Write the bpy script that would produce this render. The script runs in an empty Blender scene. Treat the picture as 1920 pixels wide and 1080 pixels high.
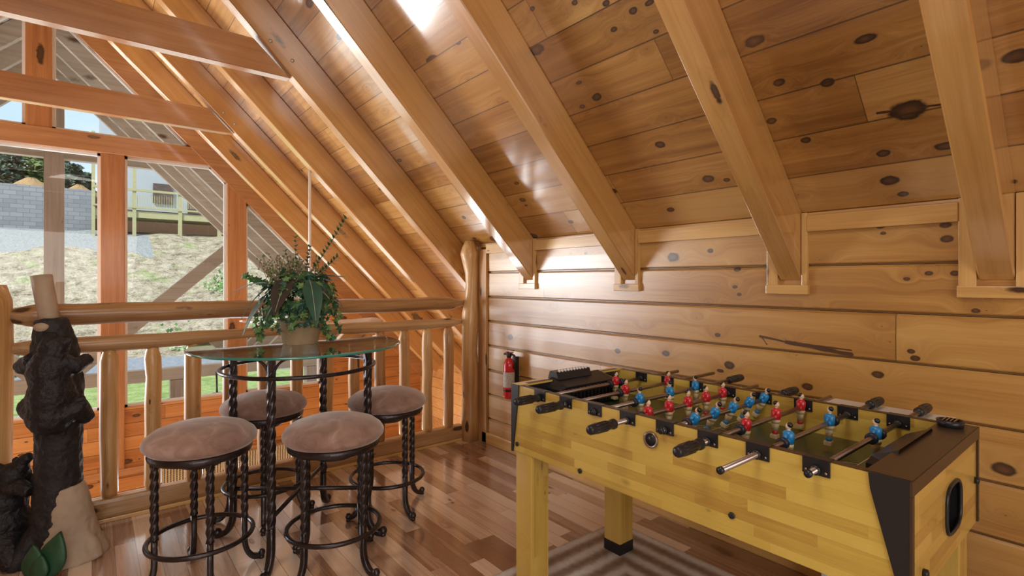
import bpy, bmesh, math, random
from mathutils import Vector, Matrix, Euler
R = math.radians
S = bpy.context.scene
C = S.collection
random.seed(7)

# ------------------------------------------------------------------ camera
F = Vector((.6288, .7776, 0)); H = 1.3
cam = bpy.data.cameras.new('camera'); co = bpy.data.objects.new('camera', cam); C.objects.link(co)
co.location = (0, 0, H)
co.rotation_euler = F.to_track_quat('-Z', 'Y').to_euler()
cam.sensor_width = 36; cam.lens = 36*974.5/1920; cam.shift_y = -14/1920; cam.clip_start = .02; cam.clip_end = 500
S.camera = co
# ------------------------------------------------------------------ view
S.view_settings.view_transform = 'Standard'; S.view_settings.look = 'None'
S.view_settings.gamma = 1; S.view_settings.use_curve_mapping = False
S.view_settings.exposure = 0.0
# ------------------------------------------------------------------ sky, sun, window light, added fill
W = bpy.data.worlds.new('sky'); S.world = W; W.use_nodes = True
wn = W.node_tree; wn.nodes.clear()
def wnode(t, **k):
    n = wn.nodes.new(t)
    for a, b in k.items(): setattr(n, a, b)
    return n
wo = wnode('ShaderNodeOutputWorld'); wb = wnode('ShaderNodeBackground'); wb.inputs[1].default_value = 1.25
tc = wnode('ShaderNodeTexCoord'); ns = wnode('ShaderNodeTexNoise'); ns.inputs['Scale'].default_value = 3.0; ns.inputs['Detail'].default_value = 5
wr = wnode('ShaderNodeValToRGB'); wr.color_ramp.elements[0].position = .38; wr.color_ramp.elements[0].color = (.55, .72, .95, 1)
wr.color_ramp.elements[1].position = .55; wr.color_ramp.elements[1].color = (.93, .96, 1, 1)
wn.links.new(tc.outputs['Generated'], ns.inputs['Vector']); wn.links.new(ns.outputs['Fac'], wr.inputs[0])
wn.links.new(wr.outputs[0], wb.inputs[0]); wn.links.new(wb.outputs[0], wo.inputs[0])
sl = bpy.data.lights.new('sun', 'SUN'); so = bpy.data.objects.new('sun', sl); C.objects.link(so)
sl.energy = 7.5; sl.angle = R(1); sl.color = (1, .96, .88)
so.rotation_euler = Vector((.62, .35, -.80)).to_track_quat('-Z', 'Y').to_euler()
def area(name, loc, direction, sx, sy, power, col=(1, 1, 1)):
    l = bpy.data.lights.new(name, 'AREA'); l.shape = 'RECTANGLE'; l.size = sx; l.size_y = sy; l.energy = power; l.color = col
    o = bpy.data.objects.new(name, l); C.objects.link(o); o.location = loc
    o.rotation_euler = Vector(direction).to_track_quat('-Z', 'Y').to_euler(); return o
# daylight of the low gable windows (below the sill) and left gable window, plus added fills
area('low_window_light', (1.85, 7.05, -1.6), (0, -1, .25), 2.3, 1.1, 90, (.92, .96, 1))
area('left_fill_light', (-4.2, 5.4, -.9), (1, -.15, .55), 2.8, 2.2, 110, (.95, .97, 1))  # fill added low on the left to brighten undersides; no dormer is built
area('left_gable_window_light', (-2.05, 7.1, .95), (.62, -1, .22), 1.9, 2.0, 300, (.93, .96, 1))
area('rear_fill_light', (-.3, -2.6, 1.6), (.25, 1, -.02), 3.2, 1.8, 74, (1, .95, .88))  # unseen fill added behind the camera; the back wall has no opening
area('overhead_fill_light', (-.4, .6, 3.3), (.1, .1, -1), 1.0, 1.0, 27, (1, .93, .82))  # overhead fill added to lift the room, without any fixture

# ------------------------------------------------------------------ material helpers
class NT:
    def __init__(s, name):
        s.m = bpy.data.materials.new(name); s.m.use_nodes = True; s.t = s.m.node_tree; s.t.nodes.clear()
        s.out = s.n('ShaderNodeOutputMaterial')
    def n(s, t, **k):
        n = s.t.nodes.new(t)
        for a, b in k.items(): setattr(n, a, b)
        return n
    def put(s, sock, v):
        if isinstance(v, bpy.types.NodeSocket): s.t.links.new(v, sock)
        elif v is not None:
            if hasattr(sock.default_value, '__len__') and not hasattr(v, '__len__'): v = (v,)*len(sock.default_value)
            if hasattr(v, '__len__') and len(sock.default_value) == 4 and len(v) == 3: v = (*v, 1)
            sock.default_value = v
    def M(s, op, a, b=None, c=None, clamp=False):
        n = s.n('ShaderNodeMath', operation=op, use_clamp=clamp)
        for i, v in enumerate((a, b, c)):
            if v is not None: s.put(n.inputs[i], v)
        return n.outputs[0]
    def xyz(s, x, y, z):
        n = s.n('ShaderNodeCombineXYZ')
        for i, v in enumerate((x, y, z)): s.put(n.inputs[i], v)
        return n.outputs[0]
    def coords(s, kind='Object'):
        t = s.n('ShaderNodeTexCoord'); sp = s.n('ShaderNodeSeparateXYZ'); s.t.links.new(t.outputs[kind], sp.inputs[0])
        return sp.outputs[0], sp.outputs[1], sp.outputs[2]
    def vec(s, kind='Object'):
        return s.n('ShaderNodeTexCoord').outputs[kind]
    def noise(s, v, scale=5, detail=3, rough=.5, dist=0):
        n = s.n('ShaderNodeTexNoise'); s.put(n.inputs['Vector'], v); n.inputs['Scale'].default_value = scale
        n.inputs['Detail'].default_value = detail; n.inputs['Roughness'].default_value = rough; n.inputs['Distortion'].default_value = dist
        return n.outputs['Fac']
    def white(s, a, b=0.0):
        n = s.n('ShaderNodeTexWhiteNoise', noise_dimensions='2D'); s.put(n.inputs['Vector'], s.xyz(a, b, 0)); return n.outputs['Value'], n.outputs['Color']
    def ramp(s, f, stops):
        n = s.n('ShaderNodeValToRGB'); s.put(n.inputs[0], f); e = n.color_ramp.elements
        while len(e) < len(stops): e.new(.5)
        for i, (p, c) in enumerate(stops):
            e[i].position = p; e[i].color = (*c, 1) if hasattr(c, '__len__') else (c, c, c, 1)
        return n.outputs[0]
    def mix(s, f, a, b, mode='MIX'):
        n = s.n('ShaderNodeMix', data_type='RGBA', blend_type=mode); s.put(n.inputs[0], f); s.put(n.inputs[6], a); s.put(n.inputs[7], b); return n.outputs[2]
    def bump(s, h, strength=.3, dist=.01):
        n = s.n('ShaderNodeBump'); n.inputs['Strength'].default_value = strength; n.inputs['Distance'].default_value = dist; s.put(n.inputs['Height'], h); return n.outputs[0]
    def bsdf(s, col, rough=.5, metal=0, coat=0, coatr=.1, normal=None, spec=None, ior=None, trans=0, sheen=0, coatior=None, emit=None, es=0):
        n = s.n('ShaderNodeBsdfPrincipled'); I = n.inputs
        s.put(I['Base Color'], col); s.put(I['Roughness'], rough); s.put(I['Metallic'], metal)
        I['Coat Weight'].default_value = coat; I['Coat Roughness'].default_value = coatr
        if coatior: I['Coat IOR'].default_value = coatior
        if normal is not None: s.put(I['Normal'], normal)
        if spec is not None: I['Specular IOR Level'].default_value = spec
        if ior: I['IOR'].default_value = ior
        I['Transmission Weight'].default_value = trans; I['Sheen Weight'].default_value = sheen
        if emit: s.put(I['Emission Color'], emit); I['Emission Strength'].default_value = es
        s.t.links.new(n.outputs[0], s.out.inputs[0]); return n

def plain(name, col, rough=.5, metal=0, coat=0, var=.12, scale=20, bump=0, **k):
    t = NT(name); v = t.vec(); nz = t.noise(v, scale, 4)
    c2 = tuple(x*(1-var) for x in col)
    b = t.bump(nz, bump, .01) if bump else None
    t.bsdf(t.mix(nz, c2, col), rough, metal, coat, normal=b, **k); return t.m

def wood(name, light, mid, dark, al='X', ac='Z', th='Y', bw=None, bl=2.5, knot=1.0, seamw=.006, seamd=.45, rough=.35, coat=.6,
         coatr=.12, var=.5, grain=1.0, acs=1.0, knotr=.075, kcol=(.035, .014, .006), gscale=1.0, coatior=1.5, ks=(2.2, 4.6), spots=None, streak=None, gate=.42):
    """boards of width bw running along axis al, stacked along axis ac; knots, grain and grooves"""
    t = NT(name); X, Y, Z = t.coords(); ax = dict(X=X, Y=Y, Z=Z)
    A, B, D = ax[al], ax[ac], ax[th]
    if acs != 1: B = t.M('MULTIPLY', B, acs)
    A0 = A
    oi = t.n('ShaderNodeObjectInfo').outputs['Random']
    if spots: oi = t.M('MULTIPLY', oi, 0.0)
    A = t.M('ADD', A, t.M('MULTIPLY', oi, 37.0))
    seam = None; rnd = oi; off = t.M('MULTIPLY', oi, 11.0)
    if bw:
        q = t.M('DIVIDE', B, bw); idx = t.M('FLOOR', q); fr = t.M('FRACT', q)
        r1, _ = t.white(idx, 3.3)
        q2 = t.M('DIVIDE', t.M('ADD', A, t.M('MULTIPLY', r1, bl*9)), bl); j = t.M('FLOOR', q2); fj = t.M('FRACT', q2)
        rnd, rcol = t.white(idx, j)
        off = t.M('ADD', t.M('MULTIPLY', idx, 3.7), t.M('MULTIPLY', j, 1.3))
        s1 = t.M('LESS_THAN', fr, seamw/bw); s2 = t.M('LESS_THAN', fj, seamw*.5/bl); seam = t.M('MAXIMUM', s1, s2)
    # knots
    vn = t.n('ShaderNodeTexVoronoi', voronoi_dimensions='2D' if bw else '3D'); vn.inputs['Scale'].default_value = 1
    kd = t.M('MULTIPLY', D, ks[1]) if not bw else off
    kb = t.M('MULTIPLY', B, ks[1])
    ka = t.M('MULTIPLY', A, ks[0])
    if bw: ka = t.M('ADD', ka, t.M('MULTIPLY', off, 5.3))
    t.put(vn.inputs['Vector'], t.xyz(ka, kb, kd))
    dist = vn.outputs['Distance']
    wv = t.n('ShaderNodeSeparateColor'); t.t.links.new(vn.outputs['Color'], wv.inputs[0])
    rr = t.M('MULTIPLY', t.M('POWER', wv.outputs[0], 1.3), knotr*(1.55 if bw else 2.6))
    if bw: rr = t.M('MULTIPLY', rr, t.M('GREATER_THAN', wv.outputs[1], gate))
    small = t.M('DIVIDE', dist, t.M('ADD', rr, .006))
    if spots:
        pv_ = t.xyz(A0, t.M('MULTIPLY', B, 1.5), 0)
        for (ka_, kb_, kr_) in spots:
            n = t.n('ShaderNodeVectorMath', operation='DISTANCE'); t.put(n.inputs[0], pv_); n.inputs[1].default_value = (ka_, kb_*1.5, 0)
            small = t.M('MINIMUM', small, t.M('DIVIDE', n.outputs['Value'], kr_))
            dist = t.M('MINIMUM', dist, t.M('MULTIPLY', n.outputs['Value'], 2.2))
    if streak:   # a long resin streak between two points
        for (a0, b0, a1, b1, w_) in streak:
            tt = t.M('DIVIDE', t.M('SUBTRACT', A0, a0), a1-a0, clamp=True); bb = t.M('ADD', b0, t.M('MULTIPLY', tt, b1-b0))
            da = t.M('SUBTRACT', A0, t.M('ADD', a0, t.M('MULTIPLY', tt, a1-a0))); db = t.M('SUBTRACT', B, bb)
            dd_ = t.M('SQRT', t.M('ADD', t.M('MULTIPLY', da, da), t.M('MULTIPLY', db, db)))
            small = t.M('MINIMUM', small, t.M('ADD', t.M('DIVIDE', dd_, w_), t.M('MULTIPLY', t.noise(t.xyz(t.M('MULTIPLY', A0, 8), t.M('MULTIPLY', B, 160), 0), 1, 3), .9)))
    wob = t.noise(t.xyz(t.M('MULTIPLY', A, 30), t.M('MULTIPLY', B, 30), off), 1, 2)
    small = t.M('ADD', small, t.M('MULTIPLY', t.M('SUBTRACT', wob, .5), .7))
    kmask = t.M('MULTIPLY', t.M('SUBTRACT', 1.25, small, clamp=True), knot*3, clamp=True)
    kcore = t.M('SUBTRACT', .95, small, clamp=True)
    halo = t.M('MULTIPLY', t.M('SUBTRACT', 1, t.M('DIVIDE', dist, .28), clamp=True), 1.0)
    halo = t.M('MULTIPLY', halo, halo)
    # grain
    gb = t.M('ADD', t.M('MULTIPLY', B, 26*gscale), t.M('MULTIPLY', halo, 2.6))
    gd = t.M('ADD', t.M('MULTIPLY', D, 26*gscale), t.M('MULTIPLY', off, 1.7))
    g1 = t.noise(t.xyz(t.M('MULTIPLY', A, .9*gscale), gb, gd), 1, 4, .6, .4)
    g2 = t.noise(t.xyz(t.M('MULTIPLY', A, 5*gscale), t.M('MULTIPLY', gb, 6), t.M('MULTIPLY', gd, 6)), 1, 2, .6)
    big = t.noise(t.xyz(t.M('MULTIPLY', A, .9), t.M('MULTIPLY', B, 4), t.M('ADD', off, t.M('MULTIPLY', D, 4))), 1, 2)
    g = t.M('ADD', t.M('MULTIPLY', g1, .55), t.M('MULTIPLY', g2, .2))
    g = t.M('ADD', g, t.M('MULTIPLY', big, .35))
    f = t.M('ADD', t.M('MULTIPLY', t.M('SUBTRACT', g, .55), 2.2*grain), t.M('ADD', .5, t.M('MULTIPLY', t.M('SUBTRACT', rnd, .5), var)))
    col = t.ramp(f, [(0.0, dark), (.45, mid), (.95, light)])
    col = t.mix(t.M('MULTIPLY', halo, .45*min(knot, 1)), col, tuple(x*.72 for x in mid))
    kc = t.mix(t.M('MULTIPLY', kcore, 1.3, clamp=True), kcol, (.13, .055, .022))
    col = t.mix(kmask, col, kc)
    h = t.M('MULTIPLY', g2, .25)
    if seam is not None:
        col = t.mix(t.M('MULTIPLY', seam, seamd), col, (.05, .022, .008))
        h = t.M('SUBTRACT', h, t.M('MULTIPLY', seam, 1.0))
    t.bsdf(col, rough, 0, coat, coatr, normal=t.bump(h, .25, .004), coatior=coatior); return t.m

# ------------------------------------------------------------------ materials
MT = {}
PL, PM, PD = (.72, .41, .15), (.56, .27, .078), (.36, .14, .036)
MT['wall_log'] = wood('honey_pine_log_wall', (.65, .395, .125), (.51, .268, .068), (.33, .145, .032), 'Y', 'Z', 'X', .195, 5.3, 1, .007, .75, rough=.3, coat=1, coatr=.34, var=.55, coatior=1.7, gate=.86, spots=[(1.655,1.428,.034),(2.302,1.475,.012),(2.537,1.441,.014),(2.04,.875,.02),(1.702,.896,.022),(1.331,.878,.026),(.705,.92,.02),(.971,.829,.022),(1.396,1.024,.014),(.594,1.025,.013),(.581,1.0,.016),(3.074,.871,.03),(.404,1.191,.012),(1.304,1.268,.012),(1.282,1.232,.011),(.696,1.519,.016),(.685,1.49,.010),(.488,1.506,.016),(.486,1.455,.018),(.608,1.306,.010),(.54,1.328,.012),(.463,1.327,.014),(1.293,1.355,.016),(1.972,1.249,.018),(.333,.642,.03),(1.434,1.453,.016)], streak=[(1.18,1.036,1.04,1.016,.008),(1.06,1.020,.80,.990,.015),(1.0,1.018,.80,1.008,.006),(1.17,1.03,1.15,1.0,.007)])
MT['ceil'] = wood('knotty_pine_ceiling', (.62, .36, .115), (.44, .215, .052), (.25, .105, .022), 'Y', 'X', 'Z', .137*1.4142, 2.6, 1.2, .006, .8, rough=.3, coat=1, coatr=.14, var=.65, acs=1.4142, coatior=2.1, knotr=.085, gate=.74, spots=[(1.315,2.387,.018),(1.433,2.42,.014),(1.41,2.314,.016),(1.764,2.184,.014),(1.686,2.67,.026),(1.795,2.691,.016),(1.492,2.995,.026),(2.649,3.158,.024),(2.36,3.384,.02),(1.619,3.384,.02),(1.338,3.231,.026),(1.253,3.254,.014),(.641,3.373,.028),(.637,3.246,.02),(.61,3.445,.016),(.535,3.089,.05),(.874,3.127,.018),(.741,2.91,.022),(.895,2.858,.02),(.971,3.009,.018),(.923,2.674,.03),(3.414,3.217,.022),(.256,2.985,.03),(2.57,1.725,.02),(1.545,2.251,.014),(1.264,2.5,.012)], streak=[(.62,3.075,.38,3.10,.007)])
MT['ceil_left'] = MT['ceil']
MT['rafter'] = wood('pine_rafter', (.64, .36, .115), (.50, .25, .068), (.33, .14, .034), 'X', 'Z', 'Y', None, knot=1, rough=.30, coat=1, coatr=.14, var=.25, ks=(1.5, 5), knotr=.09, coatior=2.4)
MT['gable'] = wood('orange_pine_gable_boards', (.64, .32, .10), (.52, .225, .06), (.32, .115, .026), 'X', 'Z', 'Y', .15, 1.9, .9, .006, .85, rough=.4, coat=.4, var=.6)
MT['timber'] = wood('orange_pine_timber', (.56, .28, .11), (.42, .185, .065), (.28, .10, .032), 'Z', 'X', 'Y', None, knot=.9, rough=.4, coat=.4, var=.3, ks=(1.5, 5))
MT['timber_h'] = wood('orange_pine_crossbeam', (.56, .28, .11), (.42, .185, .065), (.28, .10, .032), 'X', 'Z', 'Y', None, knot=.9, rough=.4, coat=1, coatr=.14, coatior=2.3, var=.3, ks=(1.5, 5))
MT['log'] = wood('peeled_cedar_log', (.58, .38, .19), (.40, .225, .095), (.21, .105, .04), 'X', 'Z', 'Y', None, knot=.8, rough=.45, coat=.35, var=.3, ks=(3, 9), grain=1.3)
MT['log_v'] = wood('peeled_cedar_post', (.70, .45, .20), (.52, .285, .105), (.28, .13, .045), 'Z', 'X', 'Y', None, knot=.9, rough=.45, coat=.35, var=.4, ks=(3, 9), grain=1.3)
MT['trim'] = wood('yellow_pine_trim', (.76, .50, .19), (.62, .36, .12), (.45, .23, .06), 'X', 'Z', 'Y', None, knot=.5, rough=.35, coat=.5, var=.3, ks=(3, 10))
MT['trim_y'] = wood('yellow_pine_wall_trim', (.76, .50, .19), (.62, .36, .12), (.45, .23, .06), 'Y', 'Z', 'X', None, knot=.7, rough=.35, coat=.5, var=.3, ks=(3, 10))
MT['trim_v'] = wood('yellow_pine_trim_upright', (.76, .50, .19), (.62, .36, .12), (.45, .23, .06), 'Z', 'X', 'Y', None, knot=.5, rough=.35, coat=.5, var=.3, ks=(3, 10))
MT['floor'] = wood('hickory_plank_floor', (.80, .64, .52), (.55, .36, .25), (.24, .115, .065), 'Y', 'X', 'Z', .084, .85, .35, .0022, .8, rough=.26, coat=1, coatr=.13, var=1.25, grain=.8, gscale=1.4, coatior=2.05, ks=(2.2, 6), knotr=.05)
MT['stave'] = wood('finger_jointed_yellow_wood', (.79, .60, .14), (.68, .49, .095), (.40, .19, .03), 'Y', 'Z', 'X', .031, .33, .12, .0004, .3, rough=.28, coat=.7, var=.55, grain=.4, gscale=1.6, ks=(5, 9))
MT['stave_x'] = wood('finger_jointed_yellow_end_wood', (.80, .56, .14), (.69, .46, .10), (.42, .21, .04), 'X', 'Z', 'Y', .031, .3, .12, .0004, .3, rough=.28, coat=.7, var=.7, grain=.45, gscale=1.6, ks=(5, 9))
MT['stave_z'] = wood('yellow_table_leg_wood', (.76, .54, .13), (.64, .42, .085), (.42, .21, .04), 'Z', 'X', 'Y', .024, .5, .2, .0004, .2, rough=.3, coat=.6, var=.6, grain=.6, ks=(5, 9))
MT['weather'] = wood('weathered_porch_timber', (.52, .42, .36), (.40, .31, .26), (.26, .19, .15), 'Z', 'X', 'Y', None, knot=.6, rough=.85, coat=0, var=.3)
MT['weather_h'] = wood('weathered_porch_boards', (.62, .54, .47), (.50, .42, .35), (.34, .27, .21), 'X', 'Z', 'Y', None, knot=.4, rough=.85, coat=0, var=.3)
MT['pale_wood'] = plain('treated_pale_lumber', (.36, .35, .20), .8, var=.2, scale=6)
MT['black'] = plain('black_plastic', (.018, .019, .024), .35, var=.3, scale=60)
MT['black_board'] = plain('black_laminate', (.022, .021, .024), .42, var=.2, scale=80)
MT['brown_edge'] = plain('dark_brown_cap', (.075, .042, .022), .35, var=.25, scale=40)
MT['rubber'] = plain('navy_black_rubber', (.02, .024, .045), .4, var=.2)
MT['steel'] = plain('dull_steel_rod', (.42, .36, .34), .3, 1, var=.15, scale=80)
MT['bronze'] = plain('dark_bronze_iron', (.085, .075, .082), .30, .85, var=.5, scale=50, bump=.2)
MT['bolt'] = plain('zinc_bolt_head', (.62, .60, .56), .4, .6)
MT['red'] = plain('red_paint', (.62, .02, .035), .3, coat=.4, var=.1)
MT['blue'] = plain('blue_paint', (.015, .27, .66), .35, coat=.3, var=.1)
MT['skin'] = plain('painted_skin', (.85, .62, .45), .5, var=.05)
MT['cream_paint'] = plain('cream_paint', (.72, .62, .36), .5, var=.15)
MT['hair'] = plain('black_paint', (.015, .014, .016), .3)
MT['white'] = plain('white_paint', (.85, .85, .84), .4, var=.05)
MT['window_trim'] = plain('white_window_seal', (.82, .84, .84), .5, var=.06)
MT['ext_red'] = plain('extinguisher_red', (.66, .015, .03), .22, coat=.6, var=.05)
MT['bark'] = plain('dark_bark', (.020, .018, .023), .65, var=.7, scale=35, bump=.9)
MT['fur'] = plain('black_bear_coat', (.009, .0085, .014), .55, var=.6, scale=60, bump=.8)
MT['stump'] = plain('cream_carved_wood', (.52, .41, .31), .7, var=.35, scale=14, bump=.5)
MT['leaf_paint'] = plain('painted_green_leaf', (.03, .12, .06), .5, var=.5, scale=20, bump=.4)
MT['pot'] = plain('birch_bark_pot', (.46, .36, .22), .8, var=.45, scale=28, bump=.5)
MT['ivy'] = plain('ivy_green', (.045, .16, .055), .45, var=.6, scale=30)
MT['ivy_light'] = plain('pale_ivy_green', (.17, .33, .10), .5, var=.5, scale=30)
MT['ivy_blue'] = plain('blue_green_leaf', (.03, .12, .085), .4, var=.5, scale=25)
MT['dry'] = plain('dried_filler_twigs', (.30, .24, .14), .8, var=.4)
MT['midrib'] = plain('pale_midrib', (.40, .48, .36), .5)
MT['brown_leaf'] = plain('dark_brown_leaf', (.05, .045, .04), .4, var=.3)
MT['fan'] = plain('whitewashed_fan_blade', (.62, .60, .62), .25, coat=.6, var=.1)
MT['grey_door'] = plain('grey_metal', (.25, .26, .27), .5)

def mat_glass(name, tint, rough=0.0, rf=.1):
    t = NT(name); tr = t.n('ShaderNodeBsdfTransparent'); tr.inputs[0].default_value = (*tint, 1)
    gl = t.n('ShaderNodeBsdfGlossy'); gl.inputs['Roughness'].default_value = .02
    lw = t.n('ShaderNodeFresnel'); lw.inputs['IOR'].default_value = 1.45
    mx = t.n('ShaderNodeMixShader'); t.t.links.new(t.M('MULTIPLY', lw.outputs[0], rf, clamp=True), mx.inputs[0])
    t.t.links.new(tr.outputs[0], mx.inputs[1]); t.t.links.new(gl.outputs[0], mx.inputs[2]); t.t.links.new(mx.outputs[0], t.out.inputs[0]); return t.m
MT['pane'] = mat_glass('window_glass', (.97, .99, .98), rf=.6)
MT['table_glass'] = mat_glass('table_glass', (.90, .965, .94), rf=1.6)
t = NT('glass_edge'); t.bsdf((.02, .26, .23), .08, 0, .8, spec=.8); MT['glass_edge'] = t.m
# suede stool cushion
t = NT('brown_suede'); v = t.vec(); n1 = t.noise(v, 7, 4, .6, 1.2); n2 = t.noise(v, 220, 2)
t.bsdf(t.ramp(n1, [(.3, (.21, .125, .10)), (.55, (.34, .215, .18)), (.75, (.50, .36, .32))]), .9, sheen=.6, normal=t.bump(n2, .2, .002)); MT['suede'] = t.m
# play field
t = NT('playfield_green'); X, Y, Z = t.coords(); MT['field'] = t.m
nz = t.noise(t.vec(), 30, 3)
t.bsdf(t.mix(nz, (.028, .045, .020), (.045, .066, .028)), .3, coat=.3)
# rug: woven stripes
t = NT('woven_striped_rug'); X, Y, Z = t.coords()
st = t.noise(t.xyz(t.M('MULTIPLY', X, 0.3), t.M('MULTIPLY', Y, 0.3), 0), 1, 1)
# concentric bands follow the distance from the border
dx = t.M('SUBTRACT', .75, t.M('ABSOLUTE', X)); dy = t.M('SUBTRACT', 1.1, t.M('ABSOLUTE', Y)); dd = t.M('MINIMUM', dx, dy)
band = t.M('SINE', t.M('MULTIPLY', dd, 62)); band = t.M('ADD', t.M('MULTIPLY', band, .35), .5)
wv = t.M('MULTIPLY', t.M('SINE', t.M('MULTIPLY', t.M('ADD', X, Y), 700)), t.M('SINE', t.M('MULTIPLY', t.M('SUBTRACT', X, Y), 700)))
f = t.M('ADD', band, t.M('MULTIPLY', wv, .22)); f = t.M('ADD', f, t.M('MULTIPLY', t.M('SUBTRACT', t.noise(t.vec(), 40, 3), .5), .5))
t.bsdf(t.ramp(f, [(.1, (.26, .17, .12)), (.45, (.46, .37, .30)), (.85, (.82, .80, .79))]), .95, normal=t.bump(wv, .6, .004)); MT['rug'] = t.m
# bamboo blind
t = NT('woven_bamboo_blind'); X, Y, Z = t.coords()
a = t.M('SINE', t.M('MULTIPLY', X, 210)); b = t.M('SINE', t.M('MULTIPLY', Z, 300)); wv = t.M('MULTIPLY', a, t.M('ADD', .7, t.M('MULTIPLY', b, .5)))
t.bsdf(t.ramp(t.M('ADD', t.M('MULTIPLY', wv, .4), .5), [(.2, (.06, .04, .02)), (.5, (.42, .32, .15)), (.9, (.75, .66, .42))]), .8, normal=t.bump(wv, .5, .01)); MT['blind'] = t.m
# extinguisher label
t = NT('printed_label'); X, Y, Z = t.coords(); nz = t.noise(t.xyz(t.M('MULTIPLY', X, 160), t.M('MULTIPLY', Y, 160), t.M('MULTIPLY', Z, 300)), 1, 2)
t.bsdf(t.ramp(nz, [(.36, (.12, .11, .12)), (.44, (.60, .56, .52))]), .5); MT['label'] = t.m
# outdoors
def ground_mat():
    t = NT('hillside_ground'); X, Y, Z = t.coords(); v = t.vec()
    n1 = t.noise(v, .25, 5, .6); n2 = t.noise(v, 1.6, 6, .7); n3 = t.noise(v, 9, 3, .7)
    grass = t.ramp(n2, [(.35, (.11, .19, .045)), (.55, (.21, .29, .10)), (.75, (.31, .33, .19))])
    dirt = t.ramp(t.M('ADD', t.M('MULTIPLY', n2, .6), t.M('MULTIPLY', n3, .4)), [(.38, (.07, .055, .035)), (.47, (.22, .19, .14)), (.55, (.31, .28, .22)), (.7, (.42, .41, .37))])
    road = t.ramp(n3, [(.3, (.15, .18, .23)), (.7, (.19, .22, .27))])
    grav = t.ramp(n3, [(.3, (.14, .16, .18)), (.7, (.27, .29, .31))])
    yy = t.M('ADD', Y, t.M('MULTIPLY', X, .35)); yn = t.M('ADD', yy, t.M('MULTIPLY', t.M('SUBTRACT', n1, .5), 8))
    tuft = t.M('GREATER_THAN', t.noise(v, .5, 5, .8), .58)
    c = t.mix(t.M('MULTIPLY', tuft, .55), dirt, grass)
    c = t.mix(t.M('LESS_THAN', yy, 38), c, road)
    c = t.mix(t.M('LESS_THAN', yy, 30.5), c, grass)
    pad = t.M('MULTIPLY', t.M('GREATER_THAN', yn, 53.5), t.M('LESS_THAN', X, 4))
    c = t.mix(pad, c, grav)
    c = t.mix(t.M('LESS_THAN', Y, 21.5), c, t.mix(n3, (.80, .80, .78), (.90, .90, .88)))   # near-white ground added below the sill line, for the rafter undersides to reflect
    reflect_patch = t.M('LESS_THAN', t.M('ADD', t.M('ADD', X, t.M('MULTIPLY', Y, .15)), 1.0), 0.0)   # off-view ground painted near-white, added as a reflector for the far rafters
    c = t.mix(reflect_patch, c, t.mix(n3, (.80, .79, .76), (.90, .89, .87)))
    t.bsdf(c, .95, normal=t.bump(n2, .8, .4)); return t.m
MT['ground'] = ground_mat()
t = NT('grey_block_wall'); X, Y, Z = t.coords(); br = t.n('ShaderNodeTexBrick'); t.put(br.inputs['Vector'], t.xyz(X, Z, 0)); br.inputs['Scale'].default_value = 1.0
br.inputs['Color1'].default_value = (.18, .195, .22, 1); br.inputs['Color2'].default_value = (.24, .255, .28, 1); br.inputs['Mortar'].default_value = (.12, .13, .15, 1)
br.inputs['Mortar Size'].default_value = .02; br.inputs['Brick Width'].default_value = .9; br.inputs['Row Height'].default_value = .4
t.bsdf(br.outputs[0], .95); MT['block'] = t.m
MT['mound'] = plain('orange_dirt', (.33, .22, .11), .95, var=.5, scale=1.5, bump=.5)
MT['siding'] = plain('pale_blue_siding', (.33, .37, .42), .7, var=.05, scale=2)
MT['house_glass'] = plain('dark_house_window', (.10, .07, .06), .2, var=.6, scale=3)
MT['tree'] = plain('tree_green', (.13, .21, .07), .8, var=.7, scale=2.5)
MT['tree_dark'] = plain('blue_green_tree', (.08, .14, .10), .8, var=.7, scale=2.5)
MT['trunk'] = plain('tree_trunk', (.09, .06, .04), .9)
MT['soffit'] = wood('weathered_soffit', (.80, .74, .66), (.70, .62, .54), (.54, .46, .38), 'Y', 'X', 'Z', .25, 3, .3, .008, .6, rough=.9, coat=0, acs=1.4142)
MT['dark_void'] = plain('unlit_crawl_boards', (.12, .07, .04), .9)

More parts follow.
